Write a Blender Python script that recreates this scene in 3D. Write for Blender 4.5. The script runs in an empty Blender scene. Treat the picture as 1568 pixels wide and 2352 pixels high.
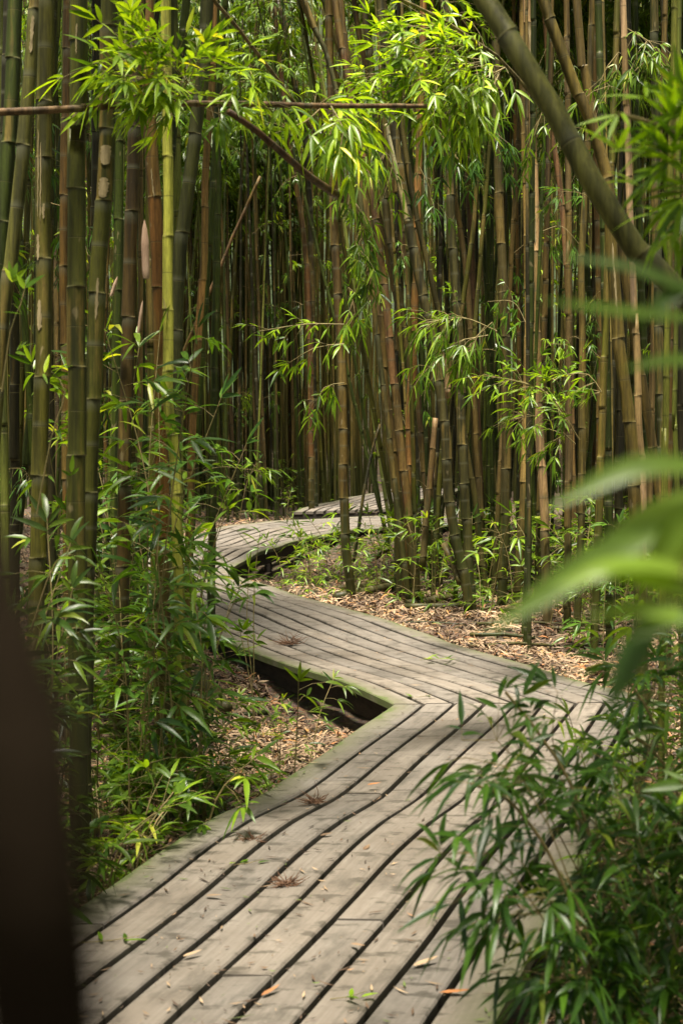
import bpy, math, random
import numpy as np
from mathutils import Vector, Matrix, Quaternion

# ------------------------------------------------------------------ camera, world, sun, exposure
SC = bpy.context.scene
COL = SC.collection
F = 3267.0            # focal length in units of a 1568 x 2352 frame
HZ, CX, EYE = 955.0, 784.0, 1.6
cam_d = bpy.data.cameras.new("camera")
cam_d.sensor_fit = 'VERTICAL'; cam_d.sensor_height = 36.0; cam_d.sensor_width = 24.0
cam_d.lens = 50.0; cam_d.shift_y = (HZ - 1176.0) / 2352.0
cam_d.clip_start = 0.05; cam_d.clip_end = 600
cam_d.dof.use_dof = True; cam_d.dof.focus_distance = 10.0; cam_d.dof.aperture_fstop = 5.6
cam = bpy.data.objects.new("camera", cam_d); COL.objects.link(cam)
cam.location = (0, 0, EYE); cam.rotation_euler = (math.radians(90), 0, 0)
SC.camera = cam

SUN_EL, SUN_AZ = math.radians(76), math.radians(-163)   # azimuth measured from +Y towards +X
W = bpy.data.worlds.new("World"); SC.world = W; W.use_nodes = True
wn = W.node_tree.nodes; wl = W.node_tree.links
sky = wn.new('ShaderNodeTexSky'); sky.sky_type = 'NISHITA'; sky.sun_disc = False
sky.sun_elevation = SUN_EL; sky.sun_rotation = SUN_AZ
sky.dust_density = 4.0; sky.ozone_density = 0.6
hs = wn.new('ShaderNodeHueSaturation'); hs.inputs['Saturation'].default_value = .45     # thin bright cloud whitens the sky
wm = wn.new('ShaderNodeMix'); wm.data_type = 'RGBA'; wm.blend_type = 'MULTIPLY'; wm.inputs[0].default_value = 1; wm.inputs[7].default_value = (1, .93, .82, 1)
wl.new(sky.outputs[0], hs.inputs['Color']); wl.new(hs.outputs[0], wm.inputs[6]); wl.new(wm.outputs[2], wn['Background'].inputs[0])
wn['Background'].inputs[1].default_value = 0.08
sl = bpy.data.lights.new("sun", 'SUN'); sl.energy = 5.0; sl.angle = math.radians(9); sl.color = (1, .91, .79)
sun = bpy.data.objects.new("sun", sl); COL.objects.link(sun)
sd = Vector((math.sin(SUN_AZ) * math.cos(SUN_EL), math.cos(SUN_AZ) * math.cos(SUN_EL), math.sin(SUN_EL)))
sun.rotation_euler = sd.to_track_quat('Z', 'Y').to_euler(); sun.location = (0, 0, 20)
SC.view_settings.view_transform = 'Standard'; SC.view_settings.look = 'None'
SC.view_settings.exposure = 1.7; SC.view_settings.gamma = 1.0
SC.render.engine = 'CYCLES'
cy = SC.cycles
cy.max_bounces = 7; cy.diffuse_bounces = 3; cy.glossy_bounces = 2; cy.transmission_bounces = 4; cy.transparent_max_bounces = 4
cy.use_denoising = True
cy.sample_clamp_indirect = 6

rng = np.random.default_rng(7)
random.seed(7)

def at(x, y, Y):
    """point that stands at depth Y on the sight line of (x, y) of a 1568 x 2352 picture"""
    return np.array([(x - CX) / F * Y, Y, EYE - (y - HZ) / F * Y])

# ------------------------------------------------------------------ materials
class NT:
    def __init__(s, name):
        s.m = bpy.data.materials.new(name); s.m.use_nodes = True
        s.t = s.m.node_tree; s.b = s.t.nodes['Principled BSDF']; s.o = s.t.nodes['Material Output']
    def n(s, kind, **kw):
        q = s.t.nodes.new(kind)
        for k, v in kw.items():
            if k.startswith('i_'):
                q.inputs[int(k[2:]) if k[2:].isdigit() else k[2:]].default_value = v
            else: setattr(q, k, v)
        return q
    def l(s, a, b): s.t.links.new(a, b)
    def math(s, op, a, b=None, clamp=False):
        q = s.n('ShaderNodeMath', operation=op); q.use_clamp = clamp
        for i, v in enumerate((a, b)):
            if v is None: continue
            if isinstance(v, (int, float)): q.inputs[i].default_value = v
            else: s.l(v, q.inputs[i])
        return q.outputs[0]
    def mix(s, fac, a, b, blend='MIX'):
        q = s.n('ShaderNodeMix', data_type='RGBA', blend_type=blend)
        for i, v in ((0, fac), (6, a), (7, b)):
            if isinstance(v, (int, float)): q.inputs[i].default_value = v
            elif isinstance(v, tuple): q.inputs[i].default_value = v + (1,) if len(v) == 3 else v
            else: s.l(v, q.inputs[i])
        return q.outputs[2]
    def noise(s, vec, scale, detail=3, rough=.55, dist=0):
        q = s.n('ShaderNodeTexNoise'); q.inputs['Scale'].default_value = scale
        q.inputs['Detail'].default_value = detail; q.inputs['Roughness'].default_value = rough
        q.inputs['Distortion'].default_value = dist
        if vec is not None: s.l(vec, q.inputs['Vector'])
        return q.outputs[0]
    def ramp(s, fac, stops, interp='LINEAR'):
        q = s.n('ShaderNodeValToRGB'); cr = q.color_ramp; cr.interpolation = interp
        while len(cr.elements) < len(stops): cr.elements.new(.5)
        for e, (p, c) in zip(cr.elements, stops):
            e.position = p; e.color = (c, c, c, 1) if isinstance(c, (int, float)) else tuple(c) + (1,)
        s.l(fac, q.inputs[0]); return q.outputs[0]
    def map(s, vec, scale=(1, 1, 1)):
        q = s.n('ShaderNodeMapping'); q.inputs['Scale'].default_value = scale; s.l(vec, q.inputs[0]); return q.outputs[0]
    def bump(s, h, strength, dist):
        q = s.n('ShaderNodeBump'); q.inputs['Strength'].default_value = strength; q.inputs['Distance'].default_value = dist
        s.l(h, q.inputs['Height']); s.l(q.outputs[0], s.b.inputs['Normal'])

def mat_bamboo():
    m = NT("bamboo_culm_skin")
    uv = m.n('ShaderNodeUVMap', uv_map='UVMap').outputs[0]
    nd = m.n('ShaderNodeUVMap', uv_map='node').outputs[0]
    sx = m.n('ShaderNodeSeparateXYZ'); m.l(nd, sx.inputs[0])
    oi = m.n('ShaderNodeObjectInfo')
    tc = m.n('ShaderNodeTexCoord').outputs['Object']
    off = m.n('ShaderNodeVectorMath', operation='ADD'); m.l(tc, off.inputs[0])
    cmb = m.n('ShaderNodeCombineXYZ')
    r50 = m.math('MULTIPLY', oi.outputs['Random'], 57.0)
    for i in range(3): m.l(r50, cmb.inputs[i])
    m.l(cmb.outputs[0], off.inputs[1]); P = off.outputs[0]
    streak = m.noise(m.map(P, (26, 26, 1.1)), 1.0, 4, .6)
    blot = m.noise(m.map(P, (7, 7, 2.2)), 1.0, 4, .65, .6)
    fine = m.noise(m.map(P, (160, 160, 14)), 1.0, 2, .6)
    # weathered tan / orange patches over the base colour, in streaks, more on some internodes
    pf = m.math('ADD', m.math('MULTIPLY', streak, .55), m.math('MULTIPLY', blot, .55))
    pf = m.math('ADD', pf, m.math('MULTIPLY', m.math('SUBTRACT', sx.outputs[1], .5), .42))
    pf = m.math('ADD', pf, m.math('MULTIPLY', m.math('SUBTRACT', oi.outputs['Alpha'], .56), .6))
    pm = m.ramp(pf, [(.58, 0.), (.68, 1.)])
    patchc = m.mix(m.ramp(blot, [(.35, 0.), (.65, 1.)]), (.165, .108, .028), (.36, .265, .09))
    c = m.mix(m.math('MULTIPLY', pm, .72), oi.outputs['Color'], patchc)
    # lichen / mould mottling
    mo = m.ramp(m.noise(m.map(P, (60, 60, 22)), 1.0, 4, .7), [(.5, 0.), (.72, 1.)])
    c = m.mix(m.math('MULTIPLY', mo, .35), c, (.035, .033, .02))
    sc_ = m.ramp(m.noise(m.map(P, (13, 13, 5)), 1.0, 3, .6, .4), [(.67, 0.), (.70, 1.)])
    c = m.mix(m.math('MULTIPLY', sc_, .6), c, (.50, .42, .28))
    c = m.mix(.75, c, m.ramp(streak, [(.38, (.30, .30, .28)), (.62, (1.7, 1.62, 1.4))]), 'MULTIPLY')
    c = m.mix(.5, c, m.ramp(fine, [(.3, (.45, .45, .45)), (.7, (1.25, 1.25, 1.25))]), 'MULTIPLY')
    # green algae near the foot of each culm
    gp = m.n('ShaderNodeNewGeometry'); sz = m.n('ShaderNodeSeparateXYZ'); m.l(gp.outputs['Position'], sz.inputs[0])
    mossh = m.math('ADD', sz.outputs[2], m.math('MULTIPLY', blot, -1.1))
    mm = m.ramp(mossh, [(.0, .65), (.45, 0.)])
    c = m.mix(mm, c, (.06, .085, .018))
    # node: pale scar line, dark line just under it
    ad = m.math('MULTIPLY', sx.outputs[0], 1.0)
    pale = m.ramp(m.math('ADD', m.math('MULTIPLY', ad, 12.), .5), [(.48, 0.), (.497, 1.), (.53, 1.), (.56, 0.)])
    dark = m.ramp(m.math('ADD', m.math('MULTIPLY', ad, 12.), .5), [(.30, 0.), (.46, .75), (.485, 0.)])
    bloom = m.math('MULTIPLY', m.ramp(m.math('ADD', m.math('MULTIPLY', ad, 6.), .5), [(.12, 0.), (.44, 1.), (.49, 0.)]), m.ramp(oi.outputs['Random'], [(.35, 0.), (.9, .55)]))
    c = m.mix(bloom, c, (.30, .31, .24))
    c = m.mix(m.math('MULTIPLY', dark, .8), c, (.03, .025, .015))
    c = m.mix(m.math('MULTIPLY', pale, .5), c, (.40, .36, .19))
    c = m.mix(1.0, c, (.37, .37, .31), 'MULTIPLY')
    m.l(c, m.b.inputs['Base Color'])
    m.l(m.ramp(blot, [(.3, .38), (.7, .68)]), m.b.inputs['Roughness'])
    m.b.inputs['Specular IOR Level'].default_value = .22
    m.bump(m.math('ADD', streak, m.math('MULTIPLY', fine, .6)), .35, .004)
    return m.m

def mat_leaf(name, dark, light, yellow, trans=.36, rough=.40):
    m = NT(name)
    uv = m.n('ShaderNodeUVMap', uv_map='UVMap').outputs[0]
    s = m.n('ShaderNodeSeparateXYZ'); m.l(uv, s.inputs[0])      # x = per-leaf random, y = along leaf
    oi = m.n('ShaderNodeObjectInfo')
    c = m.ramp(s.outputs[0], [(0., dark), (.55, tuple(.5 * (a + b) for a, b in zip(dark, light))), (.955, light), (.99, yellow)])
    c = m.mix(1.0, c, oi.outputs['Color'], 'MULTIPLY')
    c = m.mix(.5, c, m.ramp(m.noise(m.n('ShaderNodeTexCoord').outputs['Object'], 30., 2), [(.3, (.6, .6, .6)), (.7, (1.3, 1.3, 1.2))]), 'MULTIPLY')
    m.l(c, m.b.inputs['Base Color']); m.b.inputs['Roughness'].default_value = rough
    m.b.inputs['Specular IOR Level'].default_value = .4
    tr = m.n('ShaderNodeBsdfTranslucent')
    tc = m.mix(1.0, c, (1.9, 1.8, .5), 'MULTIPLY'); m.l(tc, tr.inputs[0])
    mx = m.n('ShaderNodeMixShader'); mx.inputs[0].default_value = trans
    m.l(m.b.outputs[0], mx.inputs[1]); m.l(tr.outputs[0], mx.inputs[2]); m.l(mx.outputs[0], m.o.inputs[0])
    return m.m

def mat_simple(name, c1, c2, scale, rough=.8, stretch=(1, 1, 1), bump=.3, bd=.01, spec=.3):
    m = NT(name)
    P = m.map(m.n('ShaderNodeTexCoord').outputs['Object'], stretch)
    f = m.noise(P, scale, 5, .65)
    m.l(m.ramp(f, [(.3, c1), (.7, c2)]), m.b.inputs['Base Color']); m.b.inputs['Roughness'].default_value = rough; m.b.inputs['Specular IOR Level'].default_value = spec
    m.bump(f, bump, bd); return m.m

def mat_ground():
    m = NT("forest_floor_soil")
    P = m.n('ShaderNodeNewGeometry').outputs['Position']
    a = m.noise(P, .9, 5, .6); b = m.noise(P, 14, 5, .75); v = m.n('ShaderNodeTexVoronoi'); v.inputs['Scale'].default_value = 26
    m.l(m.map(P, (1, 2.2, 1)), v.inputs['Vector'])
    c = m.ramp(b, [(.3, (.018, .012, .008)), (.5, (.07, .045, .026)), (.72, (.22, .15, .085))])
    c = m.mix(m.ramp(a, [(.45, 0.), (.7, .45)]), c, (.045, .06, .015))
    c = m.mix(.5, c, v.outputs['Color'], 'MULTIPLY')
    sz = m.n('ShaderNodeSeparateXYZ'); m.l(P, sz.inputs[0])
    hill = m.ramp(m.math('MULTIPLY', sz.outputs[2], .25), [(.15, 0.), (.6, 1.)])
    c = m.mix(hill, c, m.ramp(m.noise(P, 3, 6, .75), [(.35, (.008, .014, .004)), (.6, (.03, .05, .012)), (.75, (.07, .1, .02))]))
    m.l(c, m.b.inputs['Base Color']); m.b.inputs['Roughness'].default_value = .95
    m.bump(b, .8, .03); return m.m

def mat_deck():
    m = NT("weathered_deck_board")
    uv = m.n('ShaderNodeUVMap', uv_map='UVMap').outputs[0]         # x across, y along, metres, jumps per board
    rn = m.n('ShaderNodeUVMap', uv_map='board').outputs[0]
    s = m.n('ShaderNodeSeparateXYZ'); m.l(rn, s.inputs[0])         # x = board random, y = distance to the walkway's side
    P = m.n('ShaderNodeNewGeometry').outputs['Position']
    grain = m.noise(m.map(uv, (70, 2.2, 1)), 1, 5, .65)
    blot = m.noise(P, 2.6, 5, .62, .5); blot2 = m.noise(m.map(uv, (9, 3.5, 1)), 1, 5, .7)
    spot = m.noise(P, 22, 3, .6)
    c = m.ramp(grain, [(.25, (.118, .104, .088)), (.75, (.212, .192, .166))])
    c = m.mix(m.ramp(blot, [(.40, 0.), (.66, .7)]), c, (.115, .098, .078))
    c = m.mix(m.ramp(blot2, [(.50, 0.), (.68, .7)]), c, (.06, .055, .045))
    c = m.mix(m.ramp(m.noise(m.map(P, (7, 16, 1)), 1, 4, .6), [(.56, 0.), (.63, .7)]), c, (.045, .04, .03))
    c = m.mix(m.ramp(spot, [(.66, 0.), (.74, .6)]), c, (.07, .06, .045))
    c = m.mix(1.0, c, m.ramp(s.outputs[0], [(0., (.84, .85, .86)), (1., (1.08, 1.05, 1.0))]), 'MULTIPLY')
    # algae and dirt along the outer edges
    e = m.math('ADD', s.outputs[1], m.math('MULTIPLY', m.math('SUBTRACT', m.noise(P, 6, 5, .7), .5), .22))
    c = m.mix(m.ramp(e, [(.015, .8), (.17, 0.)]), c, (.10, .10, .055))
    c = m.mix(m.ramp(e, [(-.02, .8), (.03, 0.)]), c, (.06, .085, .02))
    m.l(c, m.b.inputs['Base Color']); m.l(m.ramp(blot, [(.4, .62), (.7, .85)]), m.b.inputs['Roughness'])
    m.b.inputs['Specular IOR Level'].default_value = .3
    m.bump(m.math('ADD', grain, m.math('MULTIPLY', spot, .5)), .35, .004)
    return m.m

def mat_litter():
    m = NT("dry_bamboo_leaf")
    s = m.n('ShaderNodeSeparateXYZ'); m.l(m.n('ShaderNodeUVMap', uv_map='UVMap').outputs[0], s.inputs[0])
    P = m.n('ShaderNodeNewGeometry').outputs['Position']
    dark_patches = m.ramp(m.noise(P, 1.6, 4, .6), [(.40, (.26, .22, .19)), (.58, (1., 1., 1.))])  # noise darkens the litter in random patches
    c = m.ramp(s.outputs[0], [(0., (.03, .019, .012)), (.25, (.11, .065, .035)), (.55, (.21, .14, .075)), (.85, (.40, .29, .175)), (.93, (.42, .17, .05)), (1., (.10, .15, .03))])
    c = m.mix(1.0, c, dark_patches, 'MULTIPLY')
    m.l(c, m.b.inputs['Base Color']); m.b.inputs['Roughness'].default_value = .7
    return m.m

M_CULM = mat_bamboo()
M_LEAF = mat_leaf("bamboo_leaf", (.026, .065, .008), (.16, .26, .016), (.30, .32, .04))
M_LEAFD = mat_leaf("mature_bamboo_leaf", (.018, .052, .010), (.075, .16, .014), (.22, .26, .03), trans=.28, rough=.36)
M_TWIG = mat_simple("green_twig", (.10, .10, .03), (.26, .19, .08), 20, .6)
M_GROUND = mat_ground(); M_DECK = mat_deck(); M_LIT = mat_litter()
M_BEAM = mat_simple("shadow_toned_beam", (.012, .010, .008), (.035, .028, .02), 9, .9, (1, 1, 3))  # near-black: shadow under the overhang is put into the beam colour
M_TUFT = mat_simple("dried_sheath_fibre", (.045, .022, .012), (.19, .105, .06), 60, .8)
M_DARK = mat_simple('dark_culm_skin', (.014, .010, .0065), (.026, .019, .012), 30, .9, spec=.02)  # near-black brown skin of the close stem
M_SHEATH = mat_simple("papery_culm_sheath", (.24, .15, .095), (.42, .30, .21), 25, .8, (1, 1, .2))

# ------------------------------------------------------------------ object helpers
def link(o, parent=None):
    COL.objects.link(o)
    if parent is not None: o.parent = parent
    return o
def tag(o, label=None, cat=None, group=None, kind=None):
    for k, v in (('label', label), ('category', cat), ('group', group), ('kind', kind)):
        if v: o[k] = v
    return o
def mesh_np(name, V, faces_list, mats, uvs=None, smooth=True):
    """faces_list: list of (array [n,k] of vertex ids, material index); uvs: {name: [array per entry [n,k,2]]}"""
    me = bpy.data.meshes.new(name)
    V = np.asarray(V, np.float32)
    me.vertices.add(len(V)); me.vertices.foreach_set('co', V.ravel())
    fl = [(np.asarray(f, np.int32), mi) for f, mi in faces_list if len(f)]
    idx = np.concatenate([f.ravel() for f, _ in fl])
    tot = np.concatenate([np.full(len(f), f.shape[1], np.int32) for f, _ in fl])
    st = np.concatenate([[0], np.cumsum(tot)[:-1]]).astype(np.int32)
    mi = np.concatenate([np.full(len(f), m, np.int32) for f, m in fl])
    me.loops.add(len(idx)); me.loops.foreach_set('vertex_index', idx)
    me.polygons.add(len(tot)); me.polygons.foreach_set('loop_start', st); me.polygons.foreach_set('loop_total', tot)
    me.polygons.foreach_set('material_index', mi)
    me.polygons.foreach_set('use_smooth', np.full(len(tot), smooth))
    for k, arrs in (uvs or {}).items():
        lay = me.uv_layers.new(name=k)
        lay.data.foreach_set('uv', np.concatenate([np.asarray(a, np.float32).reshape(-1, 2) for a in arrs]).ravel())
    for m in mats: me.materials.append(m)
    me.update(calc_edges=True); me.validate()
    return me
def obj(name, me, parent=None, color=None):
    o = bpy.data.objects.new(name, me); link(o, parent)
    if color is not None: o.color = tuple(color) if len(color) == 4 else tuple(color) + (1.,)
    return o

def catmull(P, step):
    P = np.asarray(P, float)
    if len(P) < 3:
        n = max(2, int(np.linalg.norm(P[-1] - P[0]) / step) + 1)
        return np.array([P[0] + (P[-1] - P[0]) * t for t in np.linspace(0, 1, n)])
    Q = np.vstack([2 * P[0] - P[1], P, 2 * P[-1] - P[-2]]); out = []
    for i in range(1, len(Q) - 2):
        n = max(1, int(round(np.linalg.norm(Q[i + 1] - Q[i]) / step)))
        for k in range(n):
            t = k / n
            out.append(.5 * ((2 * Q[i]) + (-Q[i - 1] + Q[i + 1]) * t + (2 * Q[i - 1] - 5 * Q[i] + 4 * Q[i + 1] - Q[i + 2]) * t * t + (-Q[i - 1] + 3 * Q[i] - 3 * Q[i + 1] + Q[i + 2]) * t ** 3))
    out.append(P[-1]); return np.array(out)

def frames(P):
    T = np.gradient(P, axis=0); T /= np.linalg.norm(T, axis=1)[:, None] + 1e-9
    ref = np.array([0, 1., 0]) if abs(T[0][1]) < .9 else np.array([1., 0, 0])
    A = np.cross(ref, T); A /= np.linalg.norm(A, axis=1)[:, None] + 1e-9
    return T, A, np.cross(T, A)

def tube(P, R, seg=6):
    P = np.asarray(P, float); R = np.broadcast_to(np.asarray(R, float), (len(P),))
    T, A, B = frames(P)
    an = np.linspace(0, 2 * math.pi, seg, endpoint=False)
    ring = A[:, None, :] * np.cos(an)[None, :, None] + B[:, None, :] * np.sin(an)[None, :, None]
    V = (P[:, None, :] + ring * R[:, None, None]).reshape(-1, 3)
    n = len(P); i = np.arange(n - 1)[:, None] * seg; j = np.arange(seg)[None, :]; j2 = (j + 1) % seg
    Fq = np.stack([i + j, i + j2, i + seg + j2, i + seg + j], -1).reshape(-1, 4)
    return V, Fq

def culm_mesh(name, pts, r0, r1, spacing=.34, seg=10, rs=None, detail=True, cap=True):
    """bamboo stem along pts: swollen rings at the nodes, slight zigzag, own UVs for the ring marks"""
    rs = rs or np.random.default_rng(1)
    P = catmull(pts, .25 if detail else .6)
    d = np.concatenate([[0], np.cumsum(np.linalg.norm(np.diff(P, axis=0), axis=1))]); L = d[-1]
    nodes = []; s = rs.uniform(.03, .2); k = 0
    while s < L - .03:
        nodes.append(s); s += spacing * rs.uniform(.85, 1.15) * (0.62 + min(.45, .07 * k)); k += 1
    prof = [(-.020, 1.0), (-.005, 1.01), (-.002, 1.015), (.0, 1.05), (.004, 1.04), (.010, 1.01), (.022, .99)] if detail else [(-.02, 1.0), (-.001, 1.01), (.002, 1.04), (.02, 1.0)]
    S = [0.]; RF = [1.]; ND = [-.3]; IN = [0]
    for ni, s in enumerate(nodes):
        for o, f in prof:
            if 0 < s + o < L: S.append(s + o); RF.append(f); ND.append(o); IN.append(ni if o < 0 else ni + 1)
        nx = nodes[ni + 1] if ni + 1 < len(nodes) else L
        for q in ((.33, .66) if detail else (.5,)):
            S.append(s + (nx - s) * q); RF.append(.985); ND.append(.15 if q < .6 else -.15); IN.append(ni + 1)
    S.append(L); RF.append(1.); ND.append(.2); IN.append(len(nodes))
    o_ = np.argsort(S, kind='stable'); S = np.array(S)[o_]; RF = np.array(RF)[o_]; ND = np.array(ND)[o_]; IN = np.array(IN)[o_]
    C = np.stack([np.interp(S, d, P[:, i]) for i in range(3)], 1)
    zz = np.array([(1 if i % 2 else -1) * .0022 for i in IN]) * (r0 / .035)
    R = (r0 + (r1 - r0) * (S / L) ** 1.4) * RF
    T, A, B = frames(C)
    # frames on closely spaced rings are noisy: smooth them from the path
    Tp, Ap, Bp = frames(P)
    A = np.stack([np.interp(S, d, Ap[:, i]) for i in range(3)], 1); A /= np.linalg.norm(A, axis=1)[:, None]
    B = np.stack([np.interp(S, d, Bp[:, i]) for i in range(3)], 1); B /= np.linalg.norm(B, axis=1)[:, None]
    C = C + A * zz[:, None]
    an = np.linspace(0, 2 * math.pi, seg, endpoint=False)
    ring = A[:, None, :] * np.cos(an)[None, :, None] + B[:, None, :] * np.sin(an)[None, :, None]
    V = (C[:, None, :] + ring * R[:, None, None]).reshape(-1, 3); n = len(S)
    i = np.arange(n - 1)[:, None]; j = np.arange(seg)[None, :]; j2 = (j + 1) % seg
    Fq = np.stack([i * seg + j, i * seg + j2, (i + 1) * seg + j2, (i + 1) * seg + j], -1).reshape(-1, 4)
    I = np.repeat(i, seg, 1).ravel(); J = np.tile(j, (n - 1, 1)).ravel()
    u0 = J / seg; u1 = (J + 1) / seg
    uv = np.stack([np.stack([u0, S[I]], -1), np.stack([u1, S[I]], -1), np.stack([u1, S[I + 1]], -1), np.stack([u0, S[I + 1]], -1)], 1)
    rv = rs.random(len(nodes) + 2); rr = rv[np.minimum(IN[I], len(rv) - 1)]
    a0, a1 = ND[I], ND[I + 1]
    nd = np.stack([np.stack([a0, rr], -1), np.stack([a0, rr], -1), np.stack([a1, rr], -1), np.stack([a1, rr], -1)], 1)
    fl = [(Fq, 0)]; u = [uv]; w = [nd]
    if cap:
        top = (n - 1) * seg + np.arange(seg)[None, :]
        fl.append((top, 0)); u.append(np.zeros((1, seg, 2))); w.append(np.full((1, seg, 2), .2))
        fl.append((np.arange(seg)[None, ::-1], 0)); u.append(np.zeros((1, seg, 2))); w.append(np.full((1, seg, 2), .2))
    return mesh_np(name, V, fl, [M_CULM], {'UVMap': u, 'node': w}), P

# ------------------------------------------------------------------ leaves
class Veg:
    """collects lance-shaped leaves and thin twigs into one mesh"""
    def __init__(s, seed=0): s.L = []; s.tv = []; s.tf = []; s.n = 0; s.r = np.random.default_rng(seed)
    def leaf(s, p, d, nrm, L, Wd, droop, rv=None): s.L.append((*p, *d, *nrm, L, Wd, droop, s.r.random() if rv is None else rv))
    def twig(s, P, r0, r1=None, seg=4):
        P = np.asarray(P, float); R = np.linspace(r0, r1 if r1 else r0 * .5, len(P))
        V, f = tube(P, R, seg); s.tv.append(V); s.tf.append(f + s.n); s.n += len(V)
    def fan(s, p, d, n, L, Wd, spread=1.0, droop=.35, up=None):
        """n leaves fanned out round twig end p, pointing along d"""
        r = s.r; d = np.asarray(d, float); d = d / (np.linalg.norm(d) + 1e-9)
        up = np.array([r.normal(0, .35), r.normal(0, .35), 1.]) if up is None else np.asarray(up, float)
        side = np.cross(d, up); side /= np.linalg.norm(side) + 1e-9; up2 = np.cross(side, d)
        for k in range(n):
            a = (k - (n - 1) / 2) / max(1, (n - 1) / 2) * spread * r.uniform(.75, 1.15) + r.normal(0, .12)
            e = d * math.cos(a) + side * math.sin(a) + up2 * r.normal(0, .22)
            e /= np.linalg.norm(e)
            back = -d * abs(a) * L * .18 * r.uniform(.5, 1.5)
            nn = up2 + side * r.normal(0, .45) + d * r.normal(0, .2)
            l = L * r.uniform(.62, 1.12) * (1 - .18 * abs(a))
            s.leaf(p + back, e, nn, l, Wd * (l / L) ** .5 * r.uniform(.8, 1.2), droop * r.uniform(.3, 1.6))
    def build(s, name, leafm, fine=True):
        V = []; fl = []; uvs = []
        off = 0
        if s.L:
            A = np.array(s.L); n = len(A)
            p, d, nr = A[:, 0:3], A[:, 3:6], A[:, 6:9]; L, Wd, dr, rv = A[:, 9], A[:, 10], A[:, 11], A[:, 12]
            d = d / np.linalg.norm(d, axis=1)[:, None]
            sd_ = np.cross(d, nr); sd_ /= np.linalg.norm(sd_, axis=1)[:, None] + 1e-9
            nr = np.cross(sd_, d)
            def spine(t): return p + d * (L * t * (1 - .12 * dr * t))[:, None] + np.array([0, 0, -1.])[None] * (L * dr * t * t * .75)[:, None]
            def out(t, w, fold=0.): return spine(t)[:, None, :] + np.stack([sd_ * (Wd * w * .5)[:, None] + nr * (Wd * fold * w)[:, None], -sd_ * (Wd * w * .5)[:, None] + nr * (Wd * fold * w)[:, None]], 1)
            if fine:
                st = [(.10, .55), (.28, 1.0), (.55, .88), (.8, .48)]
                pts = [spine(0.)[:, None, :]]
                for t, w in st: o = out(t, w, .16); pts += [o[:, :1], spine(t)[:, None, :], o[:, 1:]]
                pts.append(spine(1.)[:, None, :])
                VV = np.concatenate(pts, 1); k = VV.shape[1]; base = (np.arange(n) * k)[:, None]
                tri = [(0, 2, 1), (0, 3, 2), (10, 11, 13), (11, 12, 13)]
                quad = []
                for q in range(3): a = 1 + 3 * q; b = a + 3; quad += [(a, a + 1, b + 1, b), (a + 1, a + 2, b + 2, b + 1)]
            else:
                o1, o2 = out(.22, 1.), out(.62, .78)
                VV = np.concatenate([spine(0.)[:, None, :], o1, o2, spine(1.)[:, None, :]], 1); k = 6; base = (np.arange(n) * k)[:, None]
                tri = [(0, 2, 1), (3, 4, 5)]; quad = [(1, 2, 4, 3)]
            V.append(VV.reshape(-1, 3)); off = n * k
            for grp in (tri, quad):
                f = np.concatenate([base + np.array(g)[None] for g in grp]); fl.append((f, 0))
                r_ = np.tile(rv, len(grp)); uvs.append(np.repeat(np.stack([r_, r_ * 0], -1)[:, None, :], f.shape[1], 1))
        if s.tv:
            V.append(np.concatenate(s.tv)); f = np.concatenate(s.tf) + off; fl.append((f, 1)); uvs.append(np.zeros((len(f), 4, 2)))
        return mesh_np(name, np.concatenate(V), fl, [leafm, M_TWIG], {'UVMap': uvs})

def unit(v): v = np.asarray(v, float); return v / (np.linalg.norm(v) + 1e-9)

def spray(v, path, n, L, Wd, reach, droop=.4, down=.3, twig_r=.0025, nl=(3, 6), spread=.9):
    """leafy side shoots along a carrier path; each ends in one or two fans"""
    r = v.r; P = catmull(path, .08); v.twig(P, twig_r * 1.6, twig_r * .6)
    ax = unit(P[-1] - P[0])
    for k in range(n):
        t = r.uniform(.15, 1) if k else 1.0
        i = min(len(P) - 1, int(t * (len(P) - 1))); q = P[i]
        a = r.normal(0, 1, 3); a = unit(a - ax * a.dot(ax)); dd = unit(ax * r.uniform(.3, 1.1) + a * r.uniform(.5, 1.2) + np.array([0, 0, -down * r.uniform(0, 2)]))
        ln = reach * r.uniform(.25, 1.0) * (1 if k else .3)
        e = q + dd * ln + np.array([0, 0, -.25 * ln * down])
        v.twig([q, q + dd * ln * .5 + np.array([0, 0, .03 * ln]), e], twig_r * .7, twig_r * .35, 3)
        if ln > .14:
            v.fan(q + dd * ln * .5, unit(dd + a * r.normal(0, .8)), int(r.integers(2, 4)), L * .85, Wd * .9, spread, droop)
        v.fan(e, unit(dd + np.array([0, 0, -down])), int(r.integers(*nl)), L, Wd, spread, droop)

# ------------------------------------------------------------------ the boardwalk's plan
def resample(P, n):
    P = np.asarray(P, float); d = np.concatenate([[0], np.cumsum(np.linalg.norm(np.diff(P, axis=0), axis=1))])
    t = np.linspace(0, d[-1], n); return np.stack([np.interp(t, d, P[:, i]) for i in range(2)], 1)
def byY(P, ys):
    P = np.asarray(P, float); return np.stack([np.interp(ys, P[:, 1], P[:, 0]), ys], 1)
L1 = [(-2.3, .6), (-1.16, 3.73), (-.798, 4.79), (-.674, 5.19), (-.525, 5.64), (-.345, 6.05), (-.20, 6.48), (.13, 7.41), (.29, 7.86)]
R1 = [(-.75, .6), (.394, 3.73), (.765, 4.79), (.90, 5.19), (1.05, 5.64), (1.22, 6.05), (1.34, 6.48), (1.64, 7.41), (1.79, 7.86)]
L2 = [(.29, 7.86), (0, 8.51), (-.3, 9.03), (-.536, 9.52), (-.80, 10.07), (-1.104, 10.8), (-1.62, 12.2), (-2.15, 13.8), (-2.62, 15.5)]
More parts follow.
